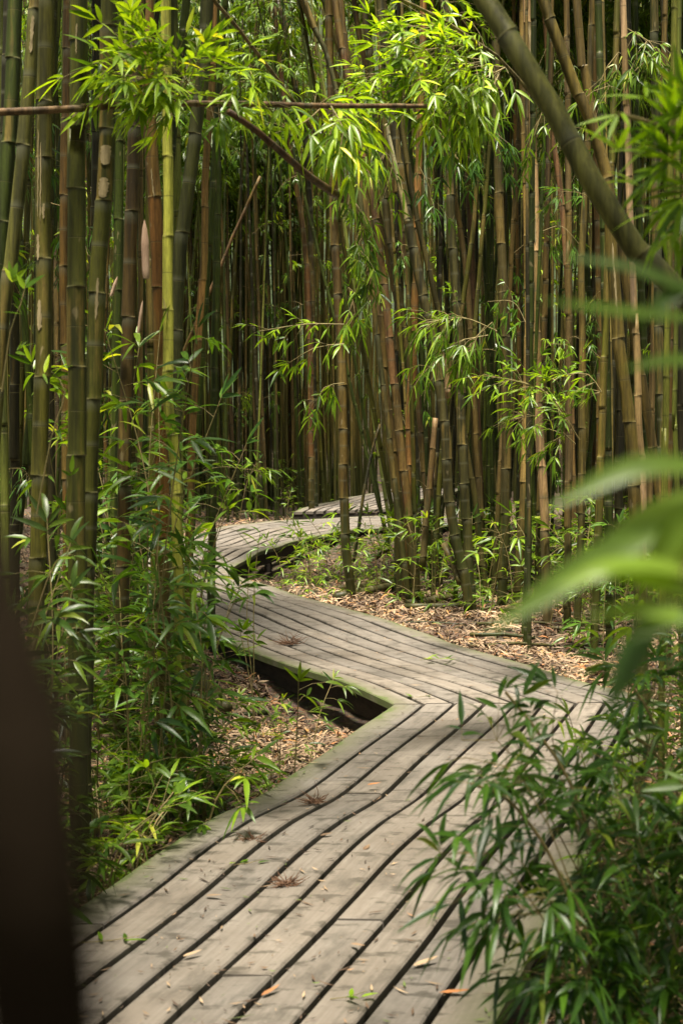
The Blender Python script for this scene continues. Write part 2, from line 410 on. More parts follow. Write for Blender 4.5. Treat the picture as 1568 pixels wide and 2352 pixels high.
R2 = [(1.79, 7.86), (1.46, 8.55), (1.26, 9.1), (1.005, 9.56), (.77, 10.05), (.60, 10.55), (.36, 11.15), (.08, 11.65), (-.362, 12.6), (-.633, 13.3), (-.925, 13.95), (-1.17, 14.9)]
L3 = [(-2.62, 15.5), (-2.25, 17.4), (-1.93, 19.4), (-1.6, 20.8), (-.95, 21.9), (0, 22.4), (1.9, 22.9)]
R3 = [(-1.17, 14.9), (-.96, 16.65), (-.68, 18.0), (-.25, 19.1), (.25, 20.0), (.9, 20.9), (2.2, 21.4)]
L4 = [(-.76, 22.48), (-.4, 24.4), (.1, 26.1), (1.1, 29.5)]; R4 = [(.72, 22.75), (1.1, 24.4), (1.6, 26.1), (2.6, 29.5)]
L5 = [(.25, 28.0), (.5, 30), (1.0, 31.0)]; R5 = [(1.3, 28.0), (1.5, 30), (2.0, 31.0)]
SECT = []
ys1 = np.linspace(.6, 7.86, 60); SECT.append((byY(L1, ys1), byY(R1, ys1), 0.0, 9))
SECT.append((resample(L2, 64), resample(R2, 64), 0.0, 9))
SECT.append((resample(L3, 56), resample(R3, 56), 0.0, 9))
SECT.append((resample(L4, 20), resample(R4, 20), .09, 9))
POLYS = [np.vstack([l, r[::-1]]) for l, r, z, n in SECT]
def in_poly(x, y, Q):
    x = np.asarray(x, float); y = np.asarray(y, float); c = np.zeros(x.shape, bool); j = len(Q) - 1
    for i in range(len(Q)):
        xi, yi, xj, yj = Q[i, 0], Q[i, 1], Q[j, 0], Q[j, 1]
        c ^= ((yi > y) != (yj > y)) & (x < (xj - xi) * (y - yi) / (yj - yi + 1e-12) + xi); j = i
    return c
def on_deck(x, y): return np.logical_or.reduce([in_poly(x, y, q) for q in POLYS])
EDGE = np.vstack([np.vstack([l, r]) for l, r, z, n in SECT])
def deck_dist(x, y):
    x = np.atleast_1d(np.asarray(x, float)); y = np.atleast_1d(np.asarray(y, float)); out = np.empty(len(x))
    for s in range(0, len(x), 20000):
        out[s:s + 20000] = np.sqrt(((x[s:s + 20000, None] - EDGE[:, 0]) ** 2 + (y[s:s + 20000, None] - EDGE[:, 1]) ** 2).min(1))
    return out
def bumpf(x, y, cx, cy_, rx, ry): return np.exp(-(((x - cx) / rx) ** 2 + ((y - cy_) / ry) ** 2) ** 1.5)
def gz(x, y):
    x = np.asarray(x, float); y = np.asarray(y, float)
    h = -.13 + .025 * np.sin(x * 2.3 + 1) * np.sin(y * 1.9) + .018 * np.sin(x * 6.1 + y * 4.3) + .012 * np.sin(x * 13 - y * 9)
    h = h - .20 * bumpf(x, y, -.9, 7.9, 1.5, 1.7) - .22 * bumpf(x, y, -.5, 17.2, 1.2, 2.2) - .20 * bumpf(x, y, 1.2, 3.4, 1.0, 1.6)
    h = h - .10 * bumpf(x, y, -2.2, 11, 1.2, 3.)
    far = np.clip((y - 33) / 30, 0, 1); side = np.clip((np.abs(x) - 13) / 30, 0, 1)
    h = h + far * far * (3 - 2 * far) * 22 + side * side * (3 - 2 * side) * 10
    return h
def g1(x, y): return float(gz(x, y))

# ground sheet: fine near the walkway, coarse out to the horizon
def axis(a, b, f, far, cs): return np.unique(np.round(np.concatenate([np.arange(-far, a, cs), np.arange(a, b, f), np.arange(b, far + cs, cs)]), 4))
gx = axis(-5, 6, .10, 200, 5.); gy = np.unique(np.round(np.concatenate([np.arange(-60, 1, 3.), np.arange(1, 25, .12), np.arange(25, 70, 1.), np.arange(70, 300, 10.)]), 4))
X, Y = np.meshgrid(gx, gy); Z = gz(X, Y)
V = np.stack([X, Y, Z], -1).reshape(-1, 3); nx = len(gx)
i = np.arange(len(gy) - 1)[:, None] * nx; j = np.arange(nx - 1)[None, :]
Fq = np.stack([i + j, i + j + 1, i + nx + j + 1, i + nx + j], -1).reshape(-1, 4)
tag(obj('ground', mesh_np('ground', V, [(Fq, 0)], [M_GROUND])), 'dark forest soil under dry bamboo litter', None, None, 'structure')

# deck
def sag(x, y): return .010 * np.sin(y * 1.7 + x) + .006 * np.sin(y * 3.9 + 1.3 * x)
walk = bpy.data.objects.new('boardwalk', None); link(walk); tag(walk, 'weathered grey timber boardwalk zigzagging through the bamboo', 'boardwalk', None, 'structure')
for si, (Lp, Rp, z0, npl) in enumerate(SECT):
    r = np.random.default_rng(40 + si); n = len(Lp)
    seglen = np.concatenate([[0], np.cumsum(np.linalg.norm(np.diff((Lp + Rp) / 2, axis=0), axis=1))])
    Wd = np.linalg.norm(Rp - Lp, axis=1).mean(); gap = (.024, .034, .046, .05, .05)[si] / Wd
    mitre0 = .012 if si in (1, 2) else 0
    VV, FF, UV, BD = [], [], [], []; off = 0
    wob = np.array([[0.] * n] + [list(np.interp(np.arange(n), np.linspace(0, n - 1, 9), r.normal(0, .0028, 9))) for _ in range(npl - 1)] + [[0.] * n])
    edgeL = np.interp(np.arange(n), np.linspace(0, n - 1, 15), r.normal(0, .006, 15)); wob[0] = edgeL; wob[-1] = np.interp(np.arange(n), np.linspace(0, n - 1, 15), r.normal(0, .006, 15))
    for p in range(npl):
        sa = p / npl + wob[p] + (gap / 2 if p else 0); sb = (p + 1) / npl + wob[p + 1] - (gap / 2 if p < npl - 1 else 0)
        cuts = [0.]; s = r.uniform(1.4, 4.4)
        while s < seglen[-1] - .5: cuts.append(s); s += r.uniform(3.0, 4.6)
        cuts.append(seglen[-1])
        for c0, c1 in zip(cuts[:-1], cuts[1:]):
            a = c0 + (.005 if c0 else mitre0); b = c1 - (.005 if c1 < seglen[-1] else .003)
            m = max(2, int((b - a) / .13)); S = np.linspace(a, b, m); ti = np.interp(S, seglen, np.arange(n))
            def pick(arr): return np.stack([np.interp(ti, np.arange(n), arr[:, q]) for q in range(2)], 1)
            Lq, Rq = pick(Lp), pick(Rp); fa = np.interp(ti, np.arange(n), sa)[:, None]; fb = np.interp(ti, np.arange(n), sb)[:, None]
            A = Lq + (Rq - Lq) * fa; B = Lq + (Rq - Lq) * fb; w = (B - A); wl_ = np.linalg.norm(w, axis=1)[:, None]; e = w / wl_
            z = z0 + sag(A[:, 0], A[:, 1]) + r.normal(0, .0012); tilt = r.normal(0, .0010); ch = .006; th = .042
            cols = []
            for k, (q, dz) in enumerate(((0., -th), (0., -ch), (ch, 0.), (None, 0.), (1., 0.), (1., -ch), (1., -th))):
                if q is None: xy = A + w * .5
                elif q == ch: xy = A + e * ch
                elif q == 1. and dz == 0.: xy = B - e * ch
                else: xy = A if q == 0. else B
                cols.append(np.concatenate([xy, (z + dz + (tilt if k > 3 else -tilt if k < 3 else 0))[:, None]], 1))
            vv = np.stack(cols, 1); K = 7; VV.append(vv.reshape(-1, 3))
            I = np.arange(m - 1)[:, None] * K; J = np.arange(K)[None, :]; J2 = (J + 1) % K
            f = np.stack([I + J, I + J2, I + K + J2, I + K + J], -1).reshape(-1, 4)
            uo, vo, rv = r.uniform(0, 40), r.uniform(0, 40), r.random()
            ucol = np.array([0, .0, .006, .07, .14, .144, .15]); Ub = np.tile(ucol, m) + uo; Vb = np.repeat(S, K) + vo
            ed = np.minimum((p + ucol / .15), npl - (p + ucol / .15)) / npl * Wd; Eb = np.tile(ed, m)
            UV.append(np.stack([Ub[f], Vb[f]], -1)); BD.append(np.stack([np.full(f.shape, rv), Eb[f]], -1)); FF.append(f + off)
            FFc = np.array([[K - 1 - q for q in range(K)], [(m - 1) * K + q for q in range(K)]])
            VV_end = FFc + off; off += m * K
            FFe = VV_end; FF.append(('cap', FFe, np.full((2, K, 2), uo), np.full((2, K, 2), .5)))
    quads = np.concatenate([f for f in FF if not isinstance(f, tuple)]); caps = np.concatenate([f[1] for f in FF if isinstance(f, tuple)])
    me = mesh_np('deck', np.concatenate(VV), [(quads, 0), (caps, 0)], [M_DECK],
                 {'UVMap': [np.concatenate(UV), np.zeros(caps.shape + (2,))], 'board': [np.concatenate(BD), np.full(caps.shape + (2,), .5)]}, smooth=False)
    obj('deck', me, walk)
    # edge beams and posts
    bv, bf, bo = [], [], 0
    for E, O in ((Lp, Rp), (Rp, Lp)):
        inn = (O - E) / np.linalg.norm(O - E, axis=1)[:, None]
        for o0, o1, zt, zb in ((.11, .15, -.043, -.16),):
            a, b = E + inn * o0, E + inn * o1
            zt_ = z0 + sag(a[:, 0], a[:, 1]) + zt; q = np.stack([np.c_[a, zt_], np.c_[b, zt_], np.c_[b, zt_ + zb], np.c_[a, zt_ + zb]], 1)
            bv.append(q.reshape(-1, 3)); I = np.arange(n - 1)[:, None] * 4; J = np.arange(4)[None]; J2 = (J + 1) % 4
            bf.append(np.stack([I + J, I + J2, I + 4 + J2, I + 4 + J], -1).reshape(-1, 4) + bo); bo += n * 4
    if si >= 3:   # riser board closing the front of a raised step
        a, b = Lp[0], Rp[0]; q = [(a[0], a[1] + .01), (b[0], b[1] + .01), (b[0], b[1] + .05), (a[0], a[1] + .05)]
        bv.append(np.array([(x, y, z) for z in (z0 - .044, z0 - .30) for x, y in q]))
        bf.append(np.array([(0, 1, 2, 3), (7, 6, 5, 4), (0, 4, 5, 1), (1, 5, 6, 2), (2, 6, 7, 3), (3, 7, 4, 0)]) + bo); bo += 8
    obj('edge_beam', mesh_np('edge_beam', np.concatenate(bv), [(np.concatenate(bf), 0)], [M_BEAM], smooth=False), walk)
    for E, O in ((Lp, Rp), (Rp, Lp)):
        step = max(3, int(1.25 / (seglen[-1] / n)))
        for k in range(3, n - 1, step):
            e, o = E[k], O[k]; p = e + (o - e) / np.linalg.norm(o - e) * .20
            h0 = g1(p[0], p[1]) - .1; h1 = z0 + float(sag(p[0], p[1])) - .046; w_ = .045
            vv = [(p[0] + sx_ * w_, p[1] + sy_ * w_, zz) for zz in (h0, h1) for sx_, sy_ in ((-1, -1), (1, -1), (1, 1), (-1, 1))]
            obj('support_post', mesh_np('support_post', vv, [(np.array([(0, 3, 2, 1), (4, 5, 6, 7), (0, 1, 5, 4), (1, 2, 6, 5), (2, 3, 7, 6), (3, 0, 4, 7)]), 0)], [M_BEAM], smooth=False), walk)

# ------------------------------------------------------------------ colours of culms (base colour, alpha = share of weathered patches)
CG = (.085, .125, .018, .2); CO = (.15, .15, .022, .4); CB = (.20, .118, .032, .5); CT = (.35, .25, .12, .6)
CY = (.46, .48, .10, .0); CD = (.055, .05, .024, .4); CP = (.46, .31, .20, .6); CS = (.25, .17, .09, .6); CV = (.25, .30, .06, .2)

# shared meshes for side shoots and crowns
SPRAYS = []
for k in range(9):
    v = Veg(100 + k); r = v.r; ln = r.uniform(.45, .8)
    spray(v, [(0, 0, 0), (ln * .5, r.normal(0, .05), .06), (ln, r.normal(0, .1), -.05 - .1 * r.random())], int(r.integers(8, 14)), .14, .019, .30, .5, .5)
    SPRAYS.append(v.build('leafy_branch', M_LEAFD if k % 3 else M_LEAF, fine=False))
CROWNS = []
for k in range(4):
    v = Veg(200 + k); r = v.r
    for q in range(170):
        t = r.random(); a = r.uniform(0, 6.283); rad = (.25 + 1.15 * math.sin(math.pi * min(1, t * .85 + .1))) * r.uniform(.25, 1)
        p = np.array([math.cos(a) * rad, math.sin(a) * rad, t * 4.2 - .35 * rad]); d = np.array([math.cos(a), math.sin(a), -.5])
        v.fan(p, d, 6, .26, .04, 1.2, .5)
    for q in range(16):
        t = r.random() * 4; a = r.uniform(0, 6.283); v.twig([(0, 0, t), (.5 * math.cos(a), .5 * math.sin(a), t + .15), (1.05 * math.cos(a), 1.05 * math.sin(a), t - .05)], .006)
    CROWNS.append(v.build('crown', M_LEAF, fine=False))

def branch_on(root, loc, yaw, scale, tint, k, pitch=0.):
    o = bpy.data.objects.new('leafy_branch', SPRAYS[k % len(SPRAYS)]); link(o, root)
    o.location = loc; o.rotation_euler = (0, pitch, yaw); o.scale = (scale,) * 3; o.color = tint; return o
def crown_on(root, loc, yaw, scale, k, tint=(1, 1, 1, 1)):
    o = bpy.data.objects.new('crown', CROWNS[k % len(CROWNS)]); link(o, root)
    o.location = loc; o.rotation_euler = (0, 0, yaw); o.scale = (scale,) * 3; o.color = tint; return o

# ------------------------------------------------------------------ traced culms
# (path in picture px top->bottom, depth, width px, colour, internode m, label, options)
TR = [
 ([(18, 0), (8, 400), (0, 560)], 6.6, 22, CD, .30, 'dark thin culm cut by the left picture edge beside thicker olive stems', {}),
 ([(36, 0), (30, 150), (15, 415), (-5, 640)], 6.0, 36, CG, .33, 'dark green culm leaning out of view, second stem from the far left', {}),
 ([(82, 0), (75, 120), (50, 375), (24, 610), (-4, 860)], 5.7, 33, (.22, .22, .06, .5), .46, 'yellowish olive culm leaning across the far left with a sunlit upper internode', {}),
 ([(109, 0), (102, 225), (100, 520), (99, 830), (92, 1060), (86, 1350)], 5.5, 38, (.17, .165, .03, .5), .40, 'thick olive culm with scraped pale streaks, crossed by the horizontal pole near its left end', {}),
 ([(157, 0), (151, 300), (147, 590), (152, 900)], 7.4, 23, CB, .40, 'red brown culm half hidden behind the thick dark olive pair at left', {}),
 ([(182, 0), (178, 290), (175, 572), (177, 850), (176, 1180), (182, 1700)], 5.2, 44, (.11, .12, .02, .4), .31, 'thickest dark olive culm of the left group with evenly spaced pale rings', {}),
 ([(222, 0), (221, 400), (214, 700), (200, 1200)], 8.0, 24, CD, .35, 'nearly black culm squeezed behind the thick pair at left', {}),
 ([(250, 0), (246, 320), (238, 480), (226, 620), (218, 780), (210, 1000), (200, 1300), (192, 1700)], 5.5, 40, (.13, .14, .022, .4), .36, 'olive culm with two bleached cream patches, bending left towards its foot', {}),
 ([(275, 0), (274, 300), (272, 590), (268, 900)], 7.6, 24, CG, .36, 'plain dark green culm just right of the one with bleached patches', {}),
 ([(320, 0), (308, 300), (300, 590), (292, 820), (286, 1100)], 6.6, 32, (.13, .085, .03, .5), .40, 'dull brown culm between the green stems above the leafy shrub at left', {}),
 ([(338, 0), (341, 250), (350, 400), (358, 475), (364, 600), (368, 800), (372, 1100)], 6.9, 33, (.33, .16, .05, .6), .42, 'orange brown culm standing directly left of the bright yellow green one', {}),
 ([(382, 0), (384, 250), (386, 370), (386, 740), (386, 920), (396, 1000), (404, 1100), (410, 1300)], 6.5, 25, CY, .30, 'bright yellow green culm, the palest and cleanest stem of the whole thicket', {}),
 ([(475, 0), (462, 200), (447, 320), (425, 480), (412, 600), (404, 760), (402, 950)], 7.4, 33, (.09, .10, .03, .3), .42, 'thick green culm leaning left at its foot beside the bright yellow green stem', {}),
 ([(492, 10), (483, 250), (472, 400), (469, 590), (460, 720), (448, 880), (440, 1060)], 8.6, 18, (.42, .24, .10, .8), .40, 'warm tan culm leaning gently, between green stems at centre left', {}),
 ([(497, 0), (500, 400), (498, 590), (490, 1000)], 11, 18, CG, .36, 'slim green culm right beside the warm tan leaning culm', {}),
 ([(637, 0), (655, 80), (672, 180), (690, 250), (706, 380), (715, 600), (722, 1100)], 23.6, 15, CD, .5, 'dark culm leaning through the bright leaves at top centre', {}),
 ([(700, 0), (745, 110), (775, 220), (800, 330), (830, 480)], 13, 13, (.16, .16, .07, .5), .5, 'first leaning grey green culm of the fan at top centre', {}),
 ([(770, 0), (790, 130), (812, 260), (845, 420), (870, 560)], 13, 20, (.30, .17, .09, .7), .5, 'brown pink culm leaning right at the top centre fan', {}),
 ([(690, 0), (760, 140), (815, 300), (862, 450)], 15, 11, CT, .5, 'thin tan cane leaning steeply right beneath the leaves at top centre', {}),
 ([(742, 0), (802, 170), (852, 330), (892, 500)], 14.4, 13, CO, .5, 'olive cane leaning right between two paler ones at top centre', {}),
 ([(812, 0), (840, 150), (882, 330), (915, 500), (935, 640)], 14.2, 15, CS, .5, 'dusky cane leaning right just left of the orange culm', {}),
 ([(1000, 120), (1020, 330), (1062, 560), (1080, 760)], 13.8, 14, CT, .5, 'thin tan cane leaning right behind the drooping dark leaves', {}),
 ([(1100, 300), (1082, 560), (1030, 900), (1010, 1100)], 13.2, 12, CO, .5, 'thin olive cane leaning the other way, towards the left, right of centre', {}),
 ([(930, 340), (985, 620), (1045, 900), (1090, 1150)], 13.0, 14, (.13, .11, .03, .4), .5, 'dark olive cane crossing the others at a slant right of the orange culm', {}),
 ([(660, 300), (700, 560), (712, 800), (715, 1160)], 23, 14, (.20, .10, .04, .6), .5, 'reddish straight culm at the edge of the path beyond the far bend', {}),
 ([(765, 430), (771, 600), (782, 780), (787, 920), (789, 1120), (794, 1250), (806, 1364)], 13.3, 21, (.17, .115, .045, .6), .42, 'lone straight culm standing closest to the inside of the far bend', {}),
 ([(886, 285), (905, 370), (922, 450), (936, 512)], 11.5, 13, (.62, .46, .33, .7), .5, 'pale pink leaning culm coloured as sunlit, brightest piece of the centre fan', {'float': 1}),  # sun on this stem is put into its pale colour
 ([(966, 250), (960, 400), (957, 590), (950, 760), (940, 1000), (932, 1330)], 13.2, 19, (.36, .19, .07, .7), .42, 'straight orange culm rising under the right end of the horizontal pole', {}),
 ([(800, 200), (838, 480), (855, 640), (870, 730), (880, 850), (892, 960), (901, 1040), (914, 1160), (918, 1260), (921, 1362)], 13.4, 22, (.30, .21, .095, .6), .42, 'tan leaning culm curving to the ground beside the lone straight one', {}),
 ([(880, 430), (905, 600), (920, 720), (940, 860), (945, 1000), (946, 1365)], 13.6, 18, (.11, .095, .035, .4), .42, 'dark olive culm touching the tan leaning culm at its foot', {}),
 ([(900, 250), (940, 520), (962, 640), (985, 740), (1003, 850), (1018, 950), (1026, 1060), (1034, 1180), (1060, 1300), (1078, 1405)], 12.2, 23, (.12, .11, .045, .5), .40, 'thick mottled culm leaning right then bending at its foot', {}),
 ([(1012, 770), (1022, 850), (1030, 915)], 11.8, 14, CP, .6, 'pale pink sheathed stem end seen under the centre right leaf spray', {'float': 1}),
 ([(1032, 350), (1040, 590), (1055, 780), (1060, 1000), (1070, 1180), (1082, 1400)], 12.4, 22, (.10, .095, .035, .45), .40, 'dark stem standing just right of the thick mottled leaning one', {}),
 ([(1078, 480), (1083, 590), (1086, 690), (1092, 900), (1104, 1180)], 14, 17, (.30, .18, .12, .6), .45, 'dusky pink brown culm right of centre behind the leaf spray', {}),
 ([(1122, 0), (1124, 590), (1124, 900), (1128, 1300)], 14, 19, CG, .45, 'straight dark green culm left of the pair of tall tan poles', {}),
 ([(1140, 250), (1146, 450), (1152, 600), (1160, 770), (1162, 940), (1160, 1180), (1150, 1392)], 12.6, 22, (.14, .115, .042, .5), .42, 'olive brown culm with mossy foot standing alone before the twin tan poles', {}),
 ([(1200, 50), (1203, 300), (1211, 590), (1211, 815), (1206, 1015), (1199, 1179), (1185, 1372)], 12.8, 18, (.36, .25, .10, .7), .48, 'left one of the pair of tall tan poles, yellower and slimmer', {}),
 ([(1209, -10), (1214, 100), (1219, 260), (1224, 350), (1229, 590), (1231, 800), (1241, 1040), (1249, 1179), (1256, 1430)], 11.8, 21, (.46, .31, .19, .75), .62, 'right one of the pair of tall tan poles, pale pink with dark rings', {}),
 ([(1244, 0), (1268, 60), (1289, 115), (1319, 200), (1349, 260), (1392, 400), (1405, 590), (1419, 780), (1439, 915), (1451, 1045), (1459, 1179), (1470, 1420)], 7.6, 29, (.22, .17, .045, .55), .42, 'olive orange culm curving down from the top behind the big diagonal one', {}),
 ([(1324, 0), (1339, 150), (1365, 300), (1400, 430)], 9, 22, (.22, .16, .06, .6), .5, 'brown leaning culm top right, seen behind the big diagonal culm', {}),
 ([(1258, 180), (1266, 300), (1284, 425), (1299, 590), (1310, 900)], 13, 14, (.36, .20, .12, .7), .5, 'thin pink brown culm right of the twin tan poles', {}),
 ([(1350, 300), (1344, 440), (1334, 590), (1336, 740), (1334, 1179), (1322, 1460)], 11, 17, (.24, .19, .06, .55), .42, 'slender olive yellow culm between the twin poles and the curving olive orange one', {}),
 ([(1398, 700), (1404, 900), (1401, 1180), (1398, 1420)], 11, 8, (.40, .32, .12, .6), .4, 'very thin yellowish stem beside the curving olive orange culm', {}),
 ([(1448, 540), (1456, 700), (1461, 800), (1466, 980), (1474, 1065), (1476, 1300)], 8.6, 17, (.50, .33, .24, .75), .40, 'pale pink culm near the right edge behind blurred leaves', {}),
 ([(1532, 760), (1526, 960), (1524, 1179), (1520, 1500), (1517, 1750)], 6.2, 16, (.34, .36, .08, .2), .36, 'young yellow green culm at the right edge behind blurred leaves', {}),
 ([(1552, 700), (1548, 960), (1556, 1179)], 7.0, 12, CV, .4, 'thin green stem closest to the right picture edge', {}),
 ([(1440, 0), (1441, 350), (1432, 600)], 12, 20, CD, .5, 'blackish culm at top right', {}),
 ([(1457, 0), (1460, 300), (1480, 900)], 13, 17, CG, .45, 'upright grey green culm at top right beside the blackish one', {}),
 ([(1500, 0), (1504, 200), (1506, 500), (1520, 1100)], 10.5, 22, (.10, .11, .04, .4), .5, 'broad grey green culm at top right above the blurred leaves', {}),
 ([(1548, 0), (1545, 250), (1540, 600)], 9.5, 16, CB, .45, 'brown culm at the top right corner', {}),
 ([(1372, 560), (1378, 800), (1372, 1180), (1368, 1440)], 12, 16, CB, .4, 'rusty brown culm in the shade right of the slender olive yellow one', {}),
]
def culm_from_px(path, Yd, wpx, opt):
    P = [at(x, y, Yd) for x, y in path]
    top, bot = P[0], P[-1]
    if not opt.get('float'):
        d = unit(P[-1] - P[-2]); d = unit(d * np.array([.6, 1, 1])); k = (bot[2] - (g1(bot[0], Yd) - .06)) / max(.2, -d[2])
        if k > .02: P.append(bot + d * k)
    d = unit(P[0] - P[1]); H = opt.get('top', 8.2)
    if top[2] < H and not opt.get('float'): P.insert(0, top + unit(d * np.array([.7, 1, 1])) * (H - top[2]) / max(.3, d[2]))
    return P[::-1], wpx / F * Yd / 2
ROOTS = []
for k, (path, Yd, wpx, colr, sp, label, opt) in enumerate(TR):
    P, r = culm_from_px(path, Yd, wpx, opt); b = np.array(P[0]); Q = [p - b for p in P]
    me, _ = culm_mesh('bamboo', Q, r * 1.03, r * .72, sp, 14, np.random.default_rng(300 + k))
    if max(colr[:3]) > .35: colr = tuple(min(.9, 1.9 * q) for q in colr[:3]) + colr[3:]     # pale stems raised further: light falling on them put into the colour
    o = obj('bamboo', me, None, colr); o.location = b
    tag(o, label, 'bamboo'); ROOTS.append(o)
    if not opt.get('float') and Q[-1][2] > 5 and Yd > 14:
        tp = np.array(Q[-1]); crown_on(o, tuple(tp + np.array([0, 0, -1.9])), k * 1.3, .9, k)

# ------------------------------------------------------------------ random thickets, every culm its own object
PROTO = []
for k in range(14):
    r = np.random.default_rng(500 + k); H = r.uniform(9.0, 11.5); bx, by = r.normal(0, .16, 2); 
    pts = [(0, 0, -.15), (bx * .15, by * .15, 2.2), (bx * .6, by * .6, 5), (bx * 1.6, by * 1.6, 8), (bx * 3.6, by * 3.6, H)]
    me, P = culm_mesh('bamboo', pts, r.uniform(.026, .036), .011, r.uniform(.32, .42), 8, r, detail=False, cap=False)
    PROTO.append((me, P, H))
CNAME = {CG: 'dark green', CO: 'olive', CB: 'rusty brown', CD: 'blackish', CV: 'yellow green', CS: 'dusky brown', CT: 'tan'}
COLS = [CG, CG, CG, CG, CV, CO, CO, CO, CO, CD, CD, CD, CB, CS, CT, (.10, .095, .03, .4)]
placed = [(at(t[0][-1][0], 0, t[1])[0], t[1]) for t in TR]
def free(x, y, m, margin):
    if bool(on_deck(np.array([x]), np.array([y]))[0]) or deck_dist([x], [y])[0] < margin: return False
    return all((x - a) ** 2 + (y - b) ** 2 > m * m for a, b in placed)
def thicket(n, pxr, Yr, label, group, lean, sprays, mind=.16, cols=COLS, seed=0, crowns=1.0, margin=.16, ok=None, power=1.0, jit=.03):
    r = np.random.default_rng(seed); made = 0; tries = 0
    while made < n and tries < n * 60:
        tries += 1
        Yd = Yr[0] + (Yr[1] - Yr[0]) * r.random() ** power; px = r.uniform(*pxr); x = (px - CX) / F * Yd
        if ok and not ok(px, Yd, x): continue
        if not free(x, Yd, mind, margin): continue
        placed.append((x, Yd)); k = int(r.integers(len(PROTO))); me, P, H = PROTO[k]
        o = obj('bamboo', me, None, cc := cols[int(r.integers(len(cols)))]); c = np.array(o.color[:3]) * r.uniform(.65, 1.35)
        o.color = (*c, o.color[3]); s = r.uniform(.52, 1.05)
        o.location = (x, Yd, g1(x, Yd)); o.scale = (s, s, r.uniform(.9, 1.1))
        lx = lean(px) if callable(lean) else lean
        o.rotation_euler = (r.normal(0, .025), lx + r.normal(0, .028), r.uniform(0, 6.28))
        # the lean is applied in world space after the spin about the stem
        q = Quaternion((0, 1, 0), lx + float(r.normal(0, jit))) @ Quaternion((1, 0, 0), float(r.normal(0, .03))) @ Quaternion((0, 0, 1), float(r.uniform(0, 6.28)))
        o.rotation_euler = q.to_euler(); tag(o, CNAME.get(cc, 'brown') + ' ' + label, 'bamboo', group)
        for _ in range(int(r.poisson(sprays * 2.5))):
            z = r.uniform(0, 1) ** .42 * (1.2 + Yd * .28); i = int(np.argmin(abs(P[:, 2] - z)))
            tn = r.uniform(.8, 2.0); branch_on(o, tuple(P[i]), r.uniform(0, 6.28), r.uniform(.55, 1.05), (tn, tn, tn * .8, 1), int(r.integers(9)), r.uniform(-.5, .5))
        if r.random() < crowns and deck_dist([x], [Yd])[0] > 1.5: i = int(np.argmin(abs(P[:, 2] - 6.2 * r.uniform(.85, 1.15)))); crown_on(o, tuple(P[i]), r.uniform(0, 6.28), r.uniform(.8, 1.15), int(r.integers(4)))
        made += 1
    return made
fan_lean = lambda px: -.13 * math.exp(-((px - 860) / 120) ** 2) + (.05 if px > 1250 else 0)
n1 = thicket(40, (-60, 432), (7.2, 15), 'unscarred bamboo stem packed in the left thicket behind the thick olive ones', 'stems of the left thicket', 0.0, .5, seed=1, ok=lambda px, Yd, x: x < -.9)
n2 = thicket(76, (430, 800), (22.9, 29), 'slim shaded bamboo stem in the even rows beyond the far bend', 'stems beyond the far bend', -.01, .55, seed=2, mind=.14)
n3 = thicket(106, (798, 1600), (12.9, 21), 'stem among the crowded shaded ones filling the thicket right of the far bend', 'stems of the right thicket', fan_lean, .55, seed=3, power=1.2, margin=.3, jit=.052,
             ok=lambda px, Yd, x: Yd > 12.9 + .0 * px and px > 892)
n4 = thicket(20, (0, 440), (15, 26), 'narrow stem deep in the shade far back in the left thicket', 'deep stems on the left', 0., .6, seed=4, ok=lambda px, Yd, x: x < -2.6)
n5 = thicket(13, (1190, 1600), (10.2, 12.4), 'bamboo stem standing out in front on the right litter bank', 'stems on the right bank', .03, .3, seed=5, crowns=0, mind=.3, margin=.5)
print('culms', n5, n1, n2, n3, n4, len(TR))

# the forest that goes on behind: too many to count
def mass_of_culms(n, xr, yr, seed):
    r = np.random.default_rng(seed); Vs, Fs, U, N = [], [], [], []; off = 0
    for _ in range(n):
        x, y = r.uniform(*xr) , r.uniform(*yr); x *= y / 30
        if on_deck(np.array([x]), np.array([y]))[0]: continue
        b = np.array([x, y, g1(x, y) - .1]); H = 12; lx = r.normal(-.01, .045); rad = r.uniform(.014, .030)
        P = np.array([b, b + (lx * 2, r.normal(0, .1), 4), b + (lx * 6, r.normal(0, .2), 8), b + (lx * 12, 0, H)]); P = catmull(P, .9)
        V_, f_ = tube(P, np.linspace(rad, rad * .5, len(P)), 6); Vs.append(V_); Fs.append(f_ + off); off += len(V_)
        zz = V_[f_][..., 2]; U.append(np.stack([zz * 0, zz], -1)); N.append(np.stack([np.full(zz.shape, .2), np.full(zz.shape, r.random())], -1))
    return mesh_np('distant_culms', np.concatenate(Vs), [(np.concatenate(Fs), 0)], [M_CULM], {'UVMap': [np.concatenate(U)], 'node': [np.concatenate(N)]})
o = obj('distant_bamboo_forest', mass_of_culms(1500, (-10, 10), (26, 38), 9), None, (.20, .18, .05, .5)); tag(o, 'countless dim bamboo stems deep in the forest', 'bamboo forest', None, 'stuff')
v = Veg(900); r = v.r
for _ in range(6500):
    Yd = r.uniform(25, 38); x = r.uniform(-9.5, 9.5) * Yd / 30; z = 12.5 * r.random() ** .8
    if z < 3.2 and r.random() < .72: continue
    if -1 < x < 3.2 and z < 2.5 and Yd < 29: continue
    v.fan(np.array([x, Yd, z + g1(x, Yd)]), (r.normal(), r.normal(), -.4), 6, .24, .040, 1.3, .5)
o = obj('distant_foliage', v.build('distant_foliage', M_LEAF, fine=False), None, (1.2, 1.2, .85)); tag(o, 'mass of light green bamboo leaves far behind the stems', 'foliage', None, 'stuff')

